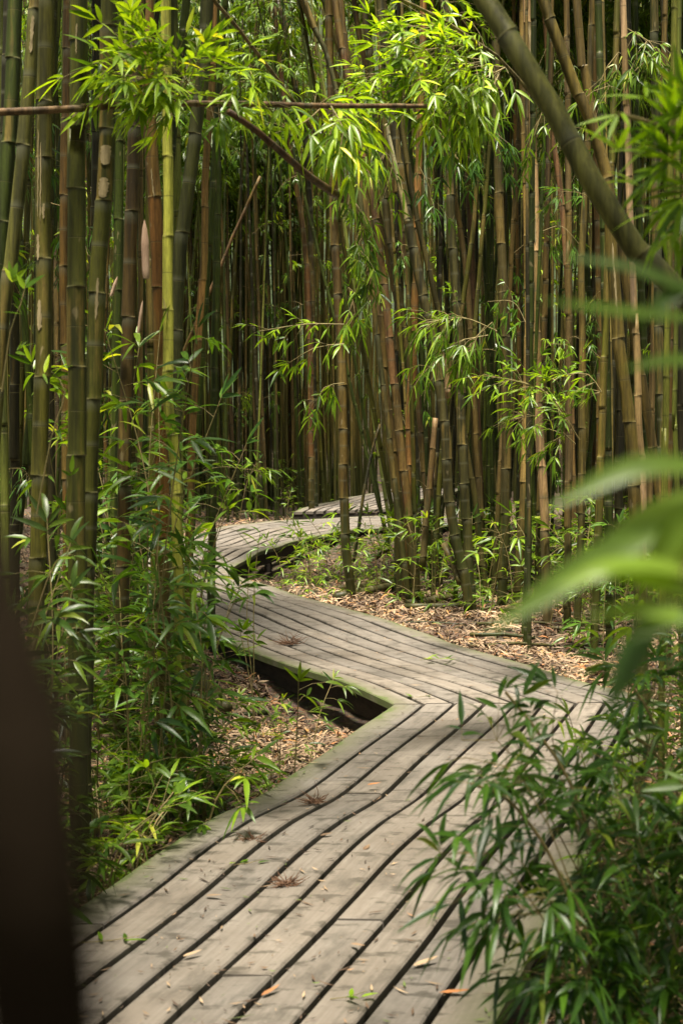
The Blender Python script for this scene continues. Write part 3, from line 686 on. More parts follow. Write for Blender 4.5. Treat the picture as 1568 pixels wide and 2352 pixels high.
# unseen canopy added to shade the thickets, with openings cut to let sun in
v = Veg(950); r = v.r; cnt = 0
while cnt < 8200:
    x, y = r.uniform(-9, 9), r.uniform(-7, 21.5)
    cen = np.interp(y, [0, 3.7, 7.9, 11, 15, 20, 23], [-1.2, -.3, 1.0, -.3, -1.9, -.9, .3])
    if (-4.6 if 4.9 < y < 9 else -2.1 if y > 4.9 else -.3) - .5 * r.random() < x - cen < (.1 if y < 4.9 else 2.1) + .5 * r.random(): continue
    if 2.8 < y < 5 and -3.1 < x < -1.15: continue
    z = r.uniform(7.2, 10.5) if y < 16 else r.uniform(7.8, 11)
    if z < 1.6 + y * .31 + .3: z = 1.6 + y * .31 + .3 + r.random()
    v.fan(np.array([x, y, z]), (r.normal(), r.normal(), -.3), 6, .5, .085, 1.3, .4); cnt += 1
o = obj('shade_canopy', v.build('shade_canopy', M_LEAF, fine=False)); tag(o, 'unseen leaf canopy added overhead to shade the thickets', 'canopy', None, 'stuff')

v = Veg(960); r = v.r  # unseen leaf walls added to block low sky light from sides and behind
for _ in range(5200):
    a = r.uniform(0, 1)
    if a < .34: x, y = r.uniform(-11, 11), r.uniform(-10, -6)
    else: x, y = (1 if a > .67 else -1) * r.uniform(0, 3), r.uniform(-7, 27); x += math.copysign(4.5 + .24 * max(y, 0), x)
    v.fan(np.array([x, y, 11 * r.random() ** .9 - .1]), (r.normal(), r.normal(), -.3), 6, .6, .10, 1.3, .4)
o = obj('light_block_thicket', v.build('light_block_thicket', M_LEAFD, fine=False)); tag(o, 'unseen leafy thicket added at the sides and back to block low sky light', 'thicket', None, 'stuff')

# ------------------------------------------------------------------ special culms and branches
def thing_culm(name, label, cat, path3, r0, r1, sp, colr, seed, seg=14):
    b = np.array(path3[0]); me, _ = culm_mesh(name, [np.array(p) - b for p in path3], r0, r1, sp, seg, np.random.default_rng(seed))
    o = obj(name, me, None, colr); o.location = b; return tag(o, label, cat)
def add_leaves(root, veg, leafm, color=(1, 1, 1), name='foliage', fine=True):
    o = obj(name, veg.build(name, leafm, fine), root, color); o.location = -np.array(root.location) if root else (0, 0, 0)
    if root: o.location = Vector((0, 0, 0)) - root.location
    return o

# big diagonal culm, near and soft
big = thing_culm('leaning_bamboo', 'big smooth olive culm leaning diagonally across the upper right, nearest of the leaning ones', 'bamboo',
    [at(2900, 2600, 3.3), at(2300, 1500, 3.4), at(1760, 860, 3.45), at(1568, 690, 3.5), at(1479, 592, 3.5), at(1419, 525, 3.5), at(1369, 435, 3.5), at(1314, 325, 3.55), at(1234, 185, 3.6), at(1174, 95, 3.6), at(1104, -10, 3.65), at(1010, -200, 3.7)],
    .0310, .0275, .60, (.23, .235, .075, .0), 61, 20)
big.data.name = 'leaning_bamboo'
# horizontal pole with the bright leaves of the top left
pole = thing_culm('horizontal_bamboo', 'thin bare brown pole lying level across the upper left, holding the bright leaf cluster', 'bamboo pole',
    [at(-700, 266, 4.4), at(-60, 259, 4.9), at(0, 257, 4.95), at(160, 250, 5.1), at(320, 240, 5.25), at(400, 238, 5.35), at(600, 238, 5.6), at(740, 244, 5.8), at(860, 244, 6.0), at(978, 243, 6.2)],
    .0155, .010, .55, (.30, .19, .12, .5), 62, 12)
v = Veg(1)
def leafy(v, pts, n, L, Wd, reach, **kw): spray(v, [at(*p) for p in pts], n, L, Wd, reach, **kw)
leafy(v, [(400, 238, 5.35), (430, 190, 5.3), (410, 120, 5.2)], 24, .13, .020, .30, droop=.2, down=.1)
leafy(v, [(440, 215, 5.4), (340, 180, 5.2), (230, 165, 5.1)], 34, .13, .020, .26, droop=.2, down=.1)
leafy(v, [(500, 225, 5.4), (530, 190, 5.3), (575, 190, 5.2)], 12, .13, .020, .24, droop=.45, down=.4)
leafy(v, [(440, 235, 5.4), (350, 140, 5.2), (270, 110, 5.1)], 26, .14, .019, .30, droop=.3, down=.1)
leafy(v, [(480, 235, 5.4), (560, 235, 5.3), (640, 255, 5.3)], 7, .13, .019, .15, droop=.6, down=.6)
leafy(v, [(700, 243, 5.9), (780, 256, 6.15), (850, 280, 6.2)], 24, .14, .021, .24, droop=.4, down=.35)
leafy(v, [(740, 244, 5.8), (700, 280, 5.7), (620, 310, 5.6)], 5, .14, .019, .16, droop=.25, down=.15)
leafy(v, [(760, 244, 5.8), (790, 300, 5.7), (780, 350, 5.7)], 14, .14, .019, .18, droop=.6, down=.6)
add_leaves(pole, v, M_LEAF, (2.1, 1.9, 1.1))  # tint raised to put brighter highlights into the leaf colour

slanted = thing_culm('slanted_branch', 'bare brown branch slanting down right from the leaf cluster to the centre', 'branch',
    [at(785, 458, 5.9), at(770, 445, 5.8), at(700, 398, 5.4), at(640, 345, 5.2), at(590, 300, 5.1), at(525, 255, 5.0)],
    .0165, .0115, .5, (.20, .115, .065, .5), 63, 10)
thinp = thing_culm('thin_slanted_pole', 'thin pale pole slanting through the top centre leaves', 'branch',
    [at(740, 335, 8.1), at(715, 295, 8), at(675, 235, 7.8), at(640, 185, 7.6), at(590, 122, 7.3), at(545, 62, 7.1), at(495, 5, 6.9), at(440, -70, 6.7)], .0105, .009, .42, (.42, .33, .20, .5), 64, 8)
stick = thing_culm('snapped_stick', 'short pinkish stick leaning alone among the dark stems left of centre', 'stick',
    [at(150, 1420, 12), at(440, 765, 12), at(513, 598, 12), at(535, 540, 12), at(557, 495, 12), at(575, 455, 12), at(598, 405, 12)], .0155, .013, .5, (.40, .24, .15, .5), 65, 8)
# carrier of the bright cluster right of the top centre
car = thing_culm('arching_branch', 'slender arching pole carrying the bright leaf cluster right of the top centre', 'branch',
    [at(1240, 240, 6.9), at(1184, 175, 6.8), at(1140, 128, 6.7), at(1099, 100, 6.6), at(1024, 50, 6.5), at(970, 22, 6.4), at(900, -10, 6.3), at(800, -60, 6.2)], .0085, .008, .4, (.40, .34, .2, .3), 66, 8)
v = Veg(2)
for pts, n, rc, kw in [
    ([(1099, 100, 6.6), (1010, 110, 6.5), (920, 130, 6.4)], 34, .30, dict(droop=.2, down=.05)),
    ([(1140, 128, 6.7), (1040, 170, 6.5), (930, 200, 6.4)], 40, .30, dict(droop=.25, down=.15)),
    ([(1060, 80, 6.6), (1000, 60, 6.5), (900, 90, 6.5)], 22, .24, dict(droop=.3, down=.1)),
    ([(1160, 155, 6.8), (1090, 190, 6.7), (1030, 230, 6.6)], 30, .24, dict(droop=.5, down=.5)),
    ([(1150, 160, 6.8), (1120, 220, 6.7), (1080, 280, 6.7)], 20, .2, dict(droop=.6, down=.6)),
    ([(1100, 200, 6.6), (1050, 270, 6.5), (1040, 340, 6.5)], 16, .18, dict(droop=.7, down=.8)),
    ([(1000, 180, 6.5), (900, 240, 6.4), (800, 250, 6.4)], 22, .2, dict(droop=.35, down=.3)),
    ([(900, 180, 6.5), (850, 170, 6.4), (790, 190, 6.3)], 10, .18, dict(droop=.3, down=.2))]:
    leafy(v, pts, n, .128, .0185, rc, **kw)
add_leaves(car, v, M_LEAF, (2.1, 1.9, 1.1))  # same raised tint, highlights carried by the leaf colour

# hanging sprays in mid air, each grown from a slim branch of its own
def hanging(label, pieces, seed, color, leafm=M_LEAF, L=.112, Wd=.0155, stem=None, name='hanging_branch', tr=.0025):
    first = stem or pieces[0][0]
    P = [at(*p) for p in first]; b = np.array(P[0]); me_v, me_f = tube(catmull([p - b for p in P], .06), .004 if stem is None else stem_r, 6)
    o = obj(name, mesh_np(name, me_v, [(me_f, 0)], [M_TWIG])); o.location = b; tag(o, label, 'branch')
    v = Veg(seed)
    for pts, n, rc, kw in pieces: spray(v, [at(*p) for p in pts], n, L, Wd, rc, twig_r=tr, **kw)
    add_leaves(o, v, leafm, color); return o
stem_r = .004
hanging('loose leafy branch hanging in the centre below the level pole', [
    ([(840, 330, 8.2), (810, 400, 8.2), (800, 470, 8.2)], 16, .2, dict(droop=.6, down=.7)),
    ([(800, 430, 8.3), (830, 520, 8.3), (820, 600, 8.3)], 24, .24, dict(droop=.6, down=.7)),
    ([(830, 560, 8.4), (850, 640, 8.4), (835, 700, 8.4)], 14, .2, dict(droop=.6, down=.6)),
    ([(860, 320, 8.2), (900, 380, 8.2), (880, 450, 8.2)], 12, .22, dict(droop=.6, down=.6))], 3, (.95, 1.0, .9))
hanging('dark leafy branch drooping between the orange culm and the tan poles', [
    ([(980, 270, 8.5), (1020, 320, 8.5), (1060, 380, 8.5)], 16, .25, dict(droop=.7, down=.7)),
    ([(1060, 260, 8.5), (1110, 300, 8.5), (1160, 330, 8.5)], 22, .3, dict(droop=.5, down=.5)),
    ([(960, 380, 8.8), (985, 430, 8.8), (990, 480, 8.8)], 8, .18, dict(droop=.5, down=.6))], 4, (.8, .9, .8), M_LEAFD)
hanging('small bright side branch reaching left in front of the dark centre stems', [
    ([(790, 745, 9), (700, 745, 9), (590, 762, 9)], 14, .17, dict(droop=.3, down=.2)),
    ([(790, 790, 9), (720, 800, 9), (640, 850, 9)], 9, .14, dict(droop=.3, down=.2)),
    ([(790, 880, 9.2), (745, 890, 9.2), (715, 950, 9.2)], 12, .14, dict(droop=.5, down=.5)),
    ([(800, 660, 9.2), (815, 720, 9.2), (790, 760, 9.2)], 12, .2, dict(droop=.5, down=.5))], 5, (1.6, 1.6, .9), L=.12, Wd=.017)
hanging('drooping dark spray left of the twin tan poles at mid height', [
    ([(1140, 760, 9.4), (1060, 730, 9.4), (960, 745, 9.4)], 26, .25, dict(droop=.6, down=.5)),
    ([(1120, 770, 9.4), (1040, 790, 9.4), (970, 860, 9.4)], 22, .22, dict(droop=.7, down=.6)),
    ([(1130, 740, 9.4), (1080, 790, 9.4), (1060, 860, 9.4)], 14, .22, dict(droop=.7, down=.8))], 6, (1.1, 1.15, .95), L=.14)
hanging('bright spray crossing in front of the lower twin tan poles', [
    ([(1330, 1010, 8.6), (1250, 900, 8.5), (1110, 860, 8.4)], 30, .26, dict(droop=.4, down=.2)),
    ([(1320, 1020, 8.6), (1250, 960, 8.5), (1180, 960, 8.4)], 26, .24, dict(droop=.5, down=.4)),
    ([(1290, 980, 8.6), (1290, 900, 8.5), (1260, 850, 8.4)], 16, .2, dict(droop=.4, down=.0)),
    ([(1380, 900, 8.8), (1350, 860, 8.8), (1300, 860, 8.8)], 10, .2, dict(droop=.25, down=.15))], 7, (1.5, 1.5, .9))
hanging('high leafy branch filling the gap at the top between leaning culms', [
    ([(1430, 60, 8.6), (1500, 110, 8.6), (1450, 170, 8.5)], 30, .3, dict(droop=.5, down=.5)),
    ([(1420, 120, 8.7), (1380, 180, 8.7), (1430, 210, 8.6)], 16, .3, dict(droop=.5, down=.5))], 8, (.9, .95, .8))
hanging('leaves behind the big diagonal culm near the top edge', [
    ([(1010, -20, 8), (1050, 30, 8), (1120, 70, 8)], 24, .3, dict(droop=.4, down=.4)),
    ([(1270, 60, 13), (1300, 130, 13), (1280, 200, 13)], 26, .6, dict(droop=.5, down=.5)),
    ([(1500, 20, 13.5), (1530, 120, 13.5), (1500, 220, 13.5)], 26, .7, dict(droop=.5, down=.5)),
    ([(1250, 240, 9), (1230, 300, 9), (1210, 360, 9)], 8, .25, dict(droop=.5, down=.6))], 9, (1.1, 1.1, .85))

# soft near branches at the right edge
hanging('out of focus light green branch at the upper right edge', [
    ([(1650, 400, 2.6), (1540, 300, 2.6), (1420, 262, 2.55)], 12, .05, dict(droop=.1, down=.0, spread=.7)),
    ([(1650, 430, 2.6), (1540, 370, 2.6), (1420, 345, 2.55)], 16, .07, dict(droop=.15, down=.1, spread=.7)),
    ([(1650, 470, 2.6), (1580, 440, 2.6), (1480, 440, 2.6)], 14, .08, dict(droop=.3, down=.25)),
    ([(1650, 520, 2.7), (1590, 510, 2.7), (1520, 520, 2.7)], 10, .08, dict(droop=.3, down=.25)),
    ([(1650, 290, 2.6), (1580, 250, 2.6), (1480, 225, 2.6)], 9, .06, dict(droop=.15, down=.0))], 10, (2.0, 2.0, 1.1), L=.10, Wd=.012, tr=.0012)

def near_leaf(v, a, b, c, wpx, rv, nrm=(0, -.5, 1)):
    """one close leaf: base a, middle b, tip c (picture px + depth)"""
    a, b, c = [(q[0], q[1], q[2] * .76) for q in (a, b, c)]; A, B, C = at(*a), at(*b), at(*c); P = catmull([A, B, C], .006); n = len(P)
    T, _, _ = frames(P); S = np.cross(T, np.array(nrm, float)); S /= np.linalg.norm(S, axis=1)[:, None]; N = np.cross(S, T)
    t = np.linspace(0, 1, n); w = np.interp(t, [0, .04, .22, .45, .7, .9, 1], [.05, .25, .85, 1, .75, .3, .0]) * wpx * .86 / F * a[2] * .5
    V_ = np.stack([P + S * w[:, None] + N * (w * .25)[:, None], P, P - S * w[:, None] + N * (w * .25)[:, None]], 1).reshape(-1, 3)
    I = np.arange(n - 1)[:, None] * 3; f = np.concatenate([I + np.array([0, 1, 4, 3])[None], I + np.array([1, 2, 5, 4])[None]])
    v.append((V_, f, rv))
def near_branch(label, stem, leaves, color, seed):
    P = [at(p[0], p[1], p[2] * .76) for p in stem]; b = np.array(P[0]); tv, tf = tube(catmull([p - b for p in P], .02), .0013, 8)
    o = obj('near_branch', mesh_np('near_branch', tv, [(tf, 0)], [M_TWIG])); o.location = b; tag(o, label, 'branch')
    for lf in leaves:
        q = []; near_leaf(q, *lf); V_, f, rv = q[0]
        uv = np.full(f.shape + (2,), rv); obj('leaf', mesh_np('leaf', V_ - b, [(f, 0)], [M_LEAF], {'UVMap': [uv]}), o, color)
    return o
near_branch('very close blurred twig with long leaves spreading in from the right edge below the middle',
    [(1640, 1180, .93), (1580, 1300, .92), (1545, 1370, .92), (1500, 1400, .92)],
    [((1640, 1075, .94), (1460, 1075, .93), (1255, 1170, .92), 70, .5, (.1, -.9, .6)),
     ((1560, 1190, .94), (1350, 1300, .92), (1115, 1455, .90), 84, .45, (.3, -.8, .6)),
     ((1640, 1150, .95), (1530, 1230, .93), (1470, 1320, .92), 95, .6, (.8, -.6, .3)),
     ((1600, 1370, .92), (1420, 1310, .9), (1270, 1350, .9), 90, .85, (0, -.9, .7)),
     ((1640, 1120, .95), (1480, 1190, .94), (1330, 1290, .93), 60, .7, (.3, -.8, .6)),
     ((1640, 1230, .95), (1560, 1270, .94), (1490, 1330, .93), 60, .8, (.5, -.8, .5)),
     ((1640, 1440, .9), (1480, 1400, .9), (1340, 1420, .9), 60, .75, (0, -.8, .7)),
     ((1620, 1330, .93), (1480, 1300, .9), (1330, 1310, .88), 80, .9, (0, -.6, 1)),
     ((1530, 1380, .92), (1450, 1500, .92), (1390, 1650, .92), 85, .05, (.6, .8, .0)),
     ((1600, 1420, .9), (1540, 1420, .9), (1430, 1470, .9), 70, .3, (.0, -.7, .6))], (1.7, 1.6, 3.0), 11)  # pale tint puts the light these leaves catch into their colour
near_branch('close blurred twig with thin leaves pointing left at mid height on the right edge',
    [(1660, 600, 1.08), (1625, 720, 1.08), (1620, 860, 1.08)],
    [((1620, 735, 1.08), (1420, 715, 1.06), (1235, 688, 1.04), 44, .55, (0, -.8, .7)),
     ((1630, 690, 1.08), (1460, 620, 1.08), (1265, 585, 1.08), 42, .3, (0, -.8, .7)),
     ((1625, 830, 1.08), (1530, 830, 1.06), (1430, 850, 1.04), 46, .5, (0, -.8, .7)),
     ((1640, 640, 1.08), (1540, 680, 1.08), (1450, 760, 1.06), 50, .2, (.3, -.8, .5))], (1.0, 1.0, 1.8), 12)

# very close dark stem at the left
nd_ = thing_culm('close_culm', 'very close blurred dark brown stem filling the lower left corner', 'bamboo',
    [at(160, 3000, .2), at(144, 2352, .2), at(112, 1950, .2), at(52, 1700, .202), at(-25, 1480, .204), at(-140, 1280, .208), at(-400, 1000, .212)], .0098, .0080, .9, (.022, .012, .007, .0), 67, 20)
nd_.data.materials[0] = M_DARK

# ------------------------------------------------------------------ young plants
def young(seed, H, nf, L, Wd, lean=.15, leafm=None, arch=.2, nl=(3, 6)):
    """thin upright stem with fans at its nodes; returns (stem mesh, leaf mesh)"""
    v = Veg(seed); r = v.r; a = r.uniform(0, 6.28); dx, dy = math.cos(a) * lean * H, math.sin(a) * lean * H
    P = catmull([(0, 0, -.08), (dx * .2, dy * .2, H * .35), (dx * .5, dy * .5, H * .7), (dx * (1 + arch), dy * (1 + arch), H)], .06)
    V_, f_ = tube(P, np.linspace(.0042, .0018, len(P)), 5)
    for k in range(nf):
        t = .12 + .88 * (k + r.uniform(.2, .8)) / nf; i = min(len(P) - 1, int(t * (len(P) - 1))); p = P[i]
        b = r.uniform(0, 6.28); d = np.array([math.cos(b), math.sin(b), r.uniform(-.1, .5)]); ln = r.uniform(.04, .24) * (1.2 - .5 * t)
        e = p + d * ln; v.twig([p, p + d * ln * .5 + (0, 0, .01), e], .0014, .0009, 3)
        v.fan(e, d, int(r.integers(*nl)), L, Wd, .95, .45)
    v.fan(P[-1], unit(P[-1] - P[-4]) + np.array([0, 0, -.2]), int(r.integers(3, 6)), L, Wd, .9, .3)
    return mesh_np('stem', V_, [(f_, 0)], [M_TWIG]), v.build('foliage', leafm or M_LEAF, True)
def plant(pair, loc, yaw, sc, color, label, group, name='young_bamboo', cat='young bamboo', tilt=(0, 0)):
    root = obj(name, pair[0]); root.location = loc; root.rotation_euler = (tilt[0], tilt[1], yaw); root.scale = (sc,) * 3
    obj('foliage', pair[1], root, color); tag(root, label, cat, group); return root
YB = [young(600 + k, 1.35, 17, .165, .022) for k in range(5)] + [young(610 + k, 1.1, 14, .18, .026, leafm=M_LEAFD) for k in range(4)]
YT = [young(640 + k, 2.05, 24, .185, .026, .12, leafm=M_LEAFD if k % 2 else None) for k in range(5)]
YS = [young(620 + k, .55, 9, .12, .017, .25) for k in range(5)]
YF = [young(630 + k, .28, 6, .11, .017, .5, nl=(4, 7)) for k in range(4)]
SC0 = random.Random(3)
def grow(n, pool, pxr, Yr, sc, label, group, tint, seed, ok=None, name='young_bamboo', cat='young bamboo', margin=.05):
    r = np.random.default_rng(seed); m = 0; tr = 0
    while m < n and tr < n * 40:
        tr += 1; Yd = r.uniform(*Yr); px = r.uniform(*pxr); x = (px - CX) / F * Yd
        if on_deck(np.array([x]), np.array([Yd]))[0] or deck_dist([x], [Yd])[0] < margin: continue
        if ok and not ok(px, Yd, x): continue
        t = r.uniform(*tint); plant(pool[int(r.integers(len(pool)))], (x, Yd, g1(x, Yd)), r.uniform(0, 6.28), r.uniform(*sc), (t, t, t * .85, 1), label, group, name, cat, (r.normal(0, .08), r.normal(0, .08))); m += 1
grow(17, YB, (230, 500), (5.6, 7.6), (.85, 1.15), 'tall young bamboo shoot in the leafy thicket left of the boardwalk', 'tall shoots left of the boardwalk', (.8, 1.25), 21, ok=lambda px, Yd, x: px < 470 or Yd < 6.6 and px < 480)
grow(10, YT, (225, 430), (5.7, 7.0), (.85, 1.08), 'tallest leafy shoot of the left thicket, reaching half way up the bright yellow green culm', 'tallest shoots on the left', (.9, 1.3), 30, ok=lambda px, Yd, x: True)
grow(8, YB, (230, 380), (7.6, 10.5), (1.0, 1.35), 'leafy shoot standing behind the left thicket shrub', 'shoots behind the left shrub', (.8, 1.1), 22)
grow(9, YB, (-20, 170), (3.6, 4.8), (.8, 1.1), 'dim young shoot in front of the thick olive stems at far left', 'shoots at the far left', (.5, .8), 23)
grow(32, YF, (190, 480), (4.7, 6.4), (.9, 1.5), 'low bright fern like seedling at the lower left edge of the boardwalk', 'seedlings by the lower left edge', (1.0, 1.4), 24, name='bamboo_seedling', cat='seedling', margin=.03)
grow(9, YS, (450, 780), (6.2, 8.0), (.7, 1.15), 'small drooping seedling on the litter inside the near bend', 'seedlings inside the near bend', (.7, 1.1), 25, ok=lambda px, Yd, x: x < .1 and Yd < 8 , name='bamboo_seedling', cat='seedling')
grow(28, YS, (640, 920), (13.2, 16.5), (.8, 1.5), 'seedling at the foot of the lone culm inside the far bend', 'seedlings inside the far bend', (1.1, 1.5), 26, ok=lambda px, Yd, x: px > 700 or Yd < 14.6, name='bamboo_seedling', cat='seedling')
grow(80, YS, (860, 1500), (11.2, 14.8), (.8, 1.7), 'low green seedling among the culm feet of the right thicket', 'seedlings of the right thicket', (.8, 1.3), 27, ok=lambda px, Yd, x: Yd > 12.0 or px > 1250, name='bamboo_seedling', cat='seedling')
grow(9, YB, (1180, 1560), (8.0, 11.5), (.6, .9), 'upright leafy shoot at right between the litter bank and the stems', 'shoots on the right bank', (.8, 1.1), 28, margin=.3)
grow(14, YS, (450, 860), (23, 28), (.9, 1.8), 'distant seedling beside the raised deck beyond the far bend', 'distant seedlings', (1.2, 1.6), 29, name='bamboo_seedling', cat='seedling')

grow(11, YB, (1370, 1600), (3.9, 6.6), (.6, .95), 'leafy shoot rising behind the lower right shrub at the picture edge', 'shoots behind the right shrub', (.9, 1.3), 38)
def single(label, path, fans, seed, color, leafm=M_LEAF, r0=.003):
    P = [at(*p) for p in path]; b = np.array(P[0]); C = catmull([p - b for p in P], .05)
    V_, f_ = tube(C, np.linspace(r0, r0 * .5, len(C)), 6); o = obj('young_bamboo', mesh_np('stem', V_, [(f_, 0)], [M_TWIG])); o.location = b; tag(o, label, 'young bamboo')
    v = Veg(seed)
    for p, d, n, L, Wd, spd, dr in fans: v.fan(at(*p), d, n, L, Wd, spd, dr, up=(0, -.5, 1))
    add_leaves(o, v, leafm, color); return o
single('thin tall seedling crowned by a star of bright leaves over the dark inner bend',
       [(583, 1700, 7.3), (578, 1550, 7.3), (567, 1440, 7.3), (572, 1300, 7.3)], [((572, 1300, 7.3), (.1, -.2, .6), 5, .12, .022, 1.4, .2), ((578, 1460, 7.3), (-.1, -.3, .4), 4, .11, .02, 1.4, .3)], 31, (1.5, 1.5, .9))
single('thin seedling with a whorl of dark leaves in front of the middle deck',
       [(588, 1690, 7.2), (580, 1600, 7.2), (562, 1500, 7.2), (548, 1432, 7.2)], [((558, 1445, 7.2), (0, -.3, .8), 6, .11, .022, 1.3, .25), ((590, 1470, 7.2), (.3, -.1, .5), 3, .1, .018, 1., .3)], 32, (.8, .9, .8))
single('bare thin seedling stem with two drooping leaves before the far deck',
       [(583, 1560, 7.25), (583, 1380, 7.25), (592, 1260, 7.25), (598, 1225, 7.25)], [((598, 1225, 7.25), (-.5, 0, .5), 3, .10, .014, 1.5, .5), ((592, 1260, 7.25), (-1, 0, .2), 2, .09, .012, 1., .4)], 33, (.9, 1., .8))
single('yellow green shoot rising before the olive culm at left, leaf pair at its tip',
       [(85, 1180, 4.4), (120, 1000, 4.4), (150, 900, 4.4), (118, 852, 4.4)], [((118, 852, 4.4), (.6, 0, .2), 3, .09, .015, 1.3, .1)], 34, (1.6, 1.6, .9))
single('yellow green shoot with a leaf pair rising at the far left edge',
       [(5, 900, 4.3), (25, 760, 4.3), (48, 700, 4.3), (60, 655, 4.3)], [((60, 655, 4.3), (.2, 0, 1), 3, .08, .016, .8, .1), ((48, 720, 4.3), (-.6, 0, .3), 2, .07, .012, 1., .2), ((45, 800, 4.3), (.5, 0, .5), 4, .08, .014, 1., .2), ((30, 640, 4.3), (0, 0, 1), 4, .09, .02, .8, .1)], 35, (1.7, 1.7, .9))
single('lone leaf tipped shoot in front of the dark stems at lower left',
       [(75, 1440, 4.5), (110, 1330, 4.5), (130, 1290, 4.5), (168, 1262, 4.5)], [((140, 1280, 4.5), (.8, 0, .3), 2, .07, .012, .8, .1), ((165, 1085, 4.5), (0, 0, 1), 3, .06, .014, .9, .1)], 36, (1.6, 1.6, .9))

# big shrub, lower right, near
def shrub(label, stems, seed, n, L, Wd, reach, color, leafm, **kw):
    P = [at(*p) for p in stems[0]]; b = np.array(P[0]); V_, f_ = tube(catmull([p - b for p in P], .04), .0035, 6)
    o = obj('bamboo_shrub', mesh_np('stem', V_, [(f_, 0)], [M_TWIG])); o.location = b; tag(o, label, 'shrub')
    v = Veg(seed)
    for s_ in stems: spray(v, [at(*p) for p in s_], n, L, Wd, reach, **kw)
    add_leaves(o, v, leafm, color); return o
SK = dict(droop=.55, down=.35, twig_r=.0016)
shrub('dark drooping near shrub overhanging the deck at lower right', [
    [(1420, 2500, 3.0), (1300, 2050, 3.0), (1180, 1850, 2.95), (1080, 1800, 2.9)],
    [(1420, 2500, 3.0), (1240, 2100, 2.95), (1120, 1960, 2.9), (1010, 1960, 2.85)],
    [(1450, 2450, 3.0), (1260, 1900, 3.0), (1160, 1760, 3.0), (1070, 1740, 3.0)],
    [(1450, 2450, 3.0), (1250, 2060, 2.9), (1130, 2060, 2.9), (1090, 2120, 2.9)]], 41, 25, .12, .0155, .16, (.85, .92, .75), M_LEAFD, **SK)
shrub('tall near shoots of the lower right shrub standing against the pale deck', [
    [(1480, 2300, 3.3), (1330, 1850, 3.3), (1240, 1690, 3.3), (1160, 1590, 3.3)],
    [(1480, 2300, 3.3), (1290, 1800, 3.3), (1270, 1650, 3.3), (1280, 1590, 3.3)],
    [(1480, 2300, 3.3), (1200, 1760, 3.3), (1140, 1700, 3.3), (1060, 1700, 3.3)]], 42, 16, .12, .0155, .13, (.85, .92, .75), M_LEAFD, droop=.4, down=.2, twig_r=.0016)
shrub('thick middle of the lower right shrub', [
    [(1600, 2500, 3.1), (1480, 2200, 3.1), (1400, 2000, 3.1), (1330, 1880, 3.1)],
    [(1600, 2500, 3.1), (1450, 2350, 3.1), (1330, 2250, 3.0), (1200, 2250, 2.9)],
    [(1650, 2400, 3.1), (1520, 2100, 3.1), (1450, 1900, 3.1), (1400, 1780, 3.1)],
    [(1650, 2400, 3.1), (1540, 2250, 3.1), (1440, 2150, 3.1), (1320, 2120, 3.1)],
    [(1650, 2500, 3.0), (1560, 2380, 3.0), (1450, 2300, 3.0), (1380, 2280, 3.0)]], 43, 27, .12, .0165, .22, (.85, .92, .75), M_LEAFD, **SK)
shrub('greener part of the lower right shrub along the picture edge', [
    [(1700, 2300, 3.4), (1600, 1950, 3.4), (1520, 1750, 3.4), (1440, 1680, 3.4)],
    [(1700, 2300, 3.4), (1620, 2050, 3.4), (1560, 1950, 3.4), (1480, 1900, 3.4)],
    [(1700, 2300, 3.4), (1640, 1850, 3.4), (1600, 1700, 3.4), (1560, 1600, 3.4)],
    [(1700, 2350, 3.2), (1640, 2200, 3.2), (1580, 2100, 3.2), (1500, 2050, 3.2)]], 44, 24, .12, .0165, .2, (.7, .78, .7), M_LEAF, **SK)
shrub('dark leafy top of the right shrub covering the far right edge of the boardwalk', [
    [(1680, 2100, 3.5), (1560, 1800, 3.5), (1480, 1620, 3.5), (1420, 1540, 3.5)],
    [(1680, 2100, 3.5), (1600, 1750, 3.5), (1540, 1600, 3.5), (1530, 1480, 3.5)],
    [(1660, 2200, 3.4), (1520, 1900, 3.4), (1420, 1760, 3.4), (1340, 1720, 3.4)],
    [(1660, 2300, 3.2), (1500, 2050, 3.2), (1380, 1900, 3.2), (1300, 1840, 3.2)]], 46, 26, .12, .0155, .2, (.75, .85, .7), M_LEAFD, **SK)
single('yellow green leaf tip poking in at the right edge above the shrub',
       [(1640, 1900, 2.6), (1600, 1850, 2.6), (1560, 1790, 2.6)], [((1580, 1800, 2.6), (-1, 0, .1), 3, .09, .02, .8, .1)], 45, (2.2, 2.0, .8))

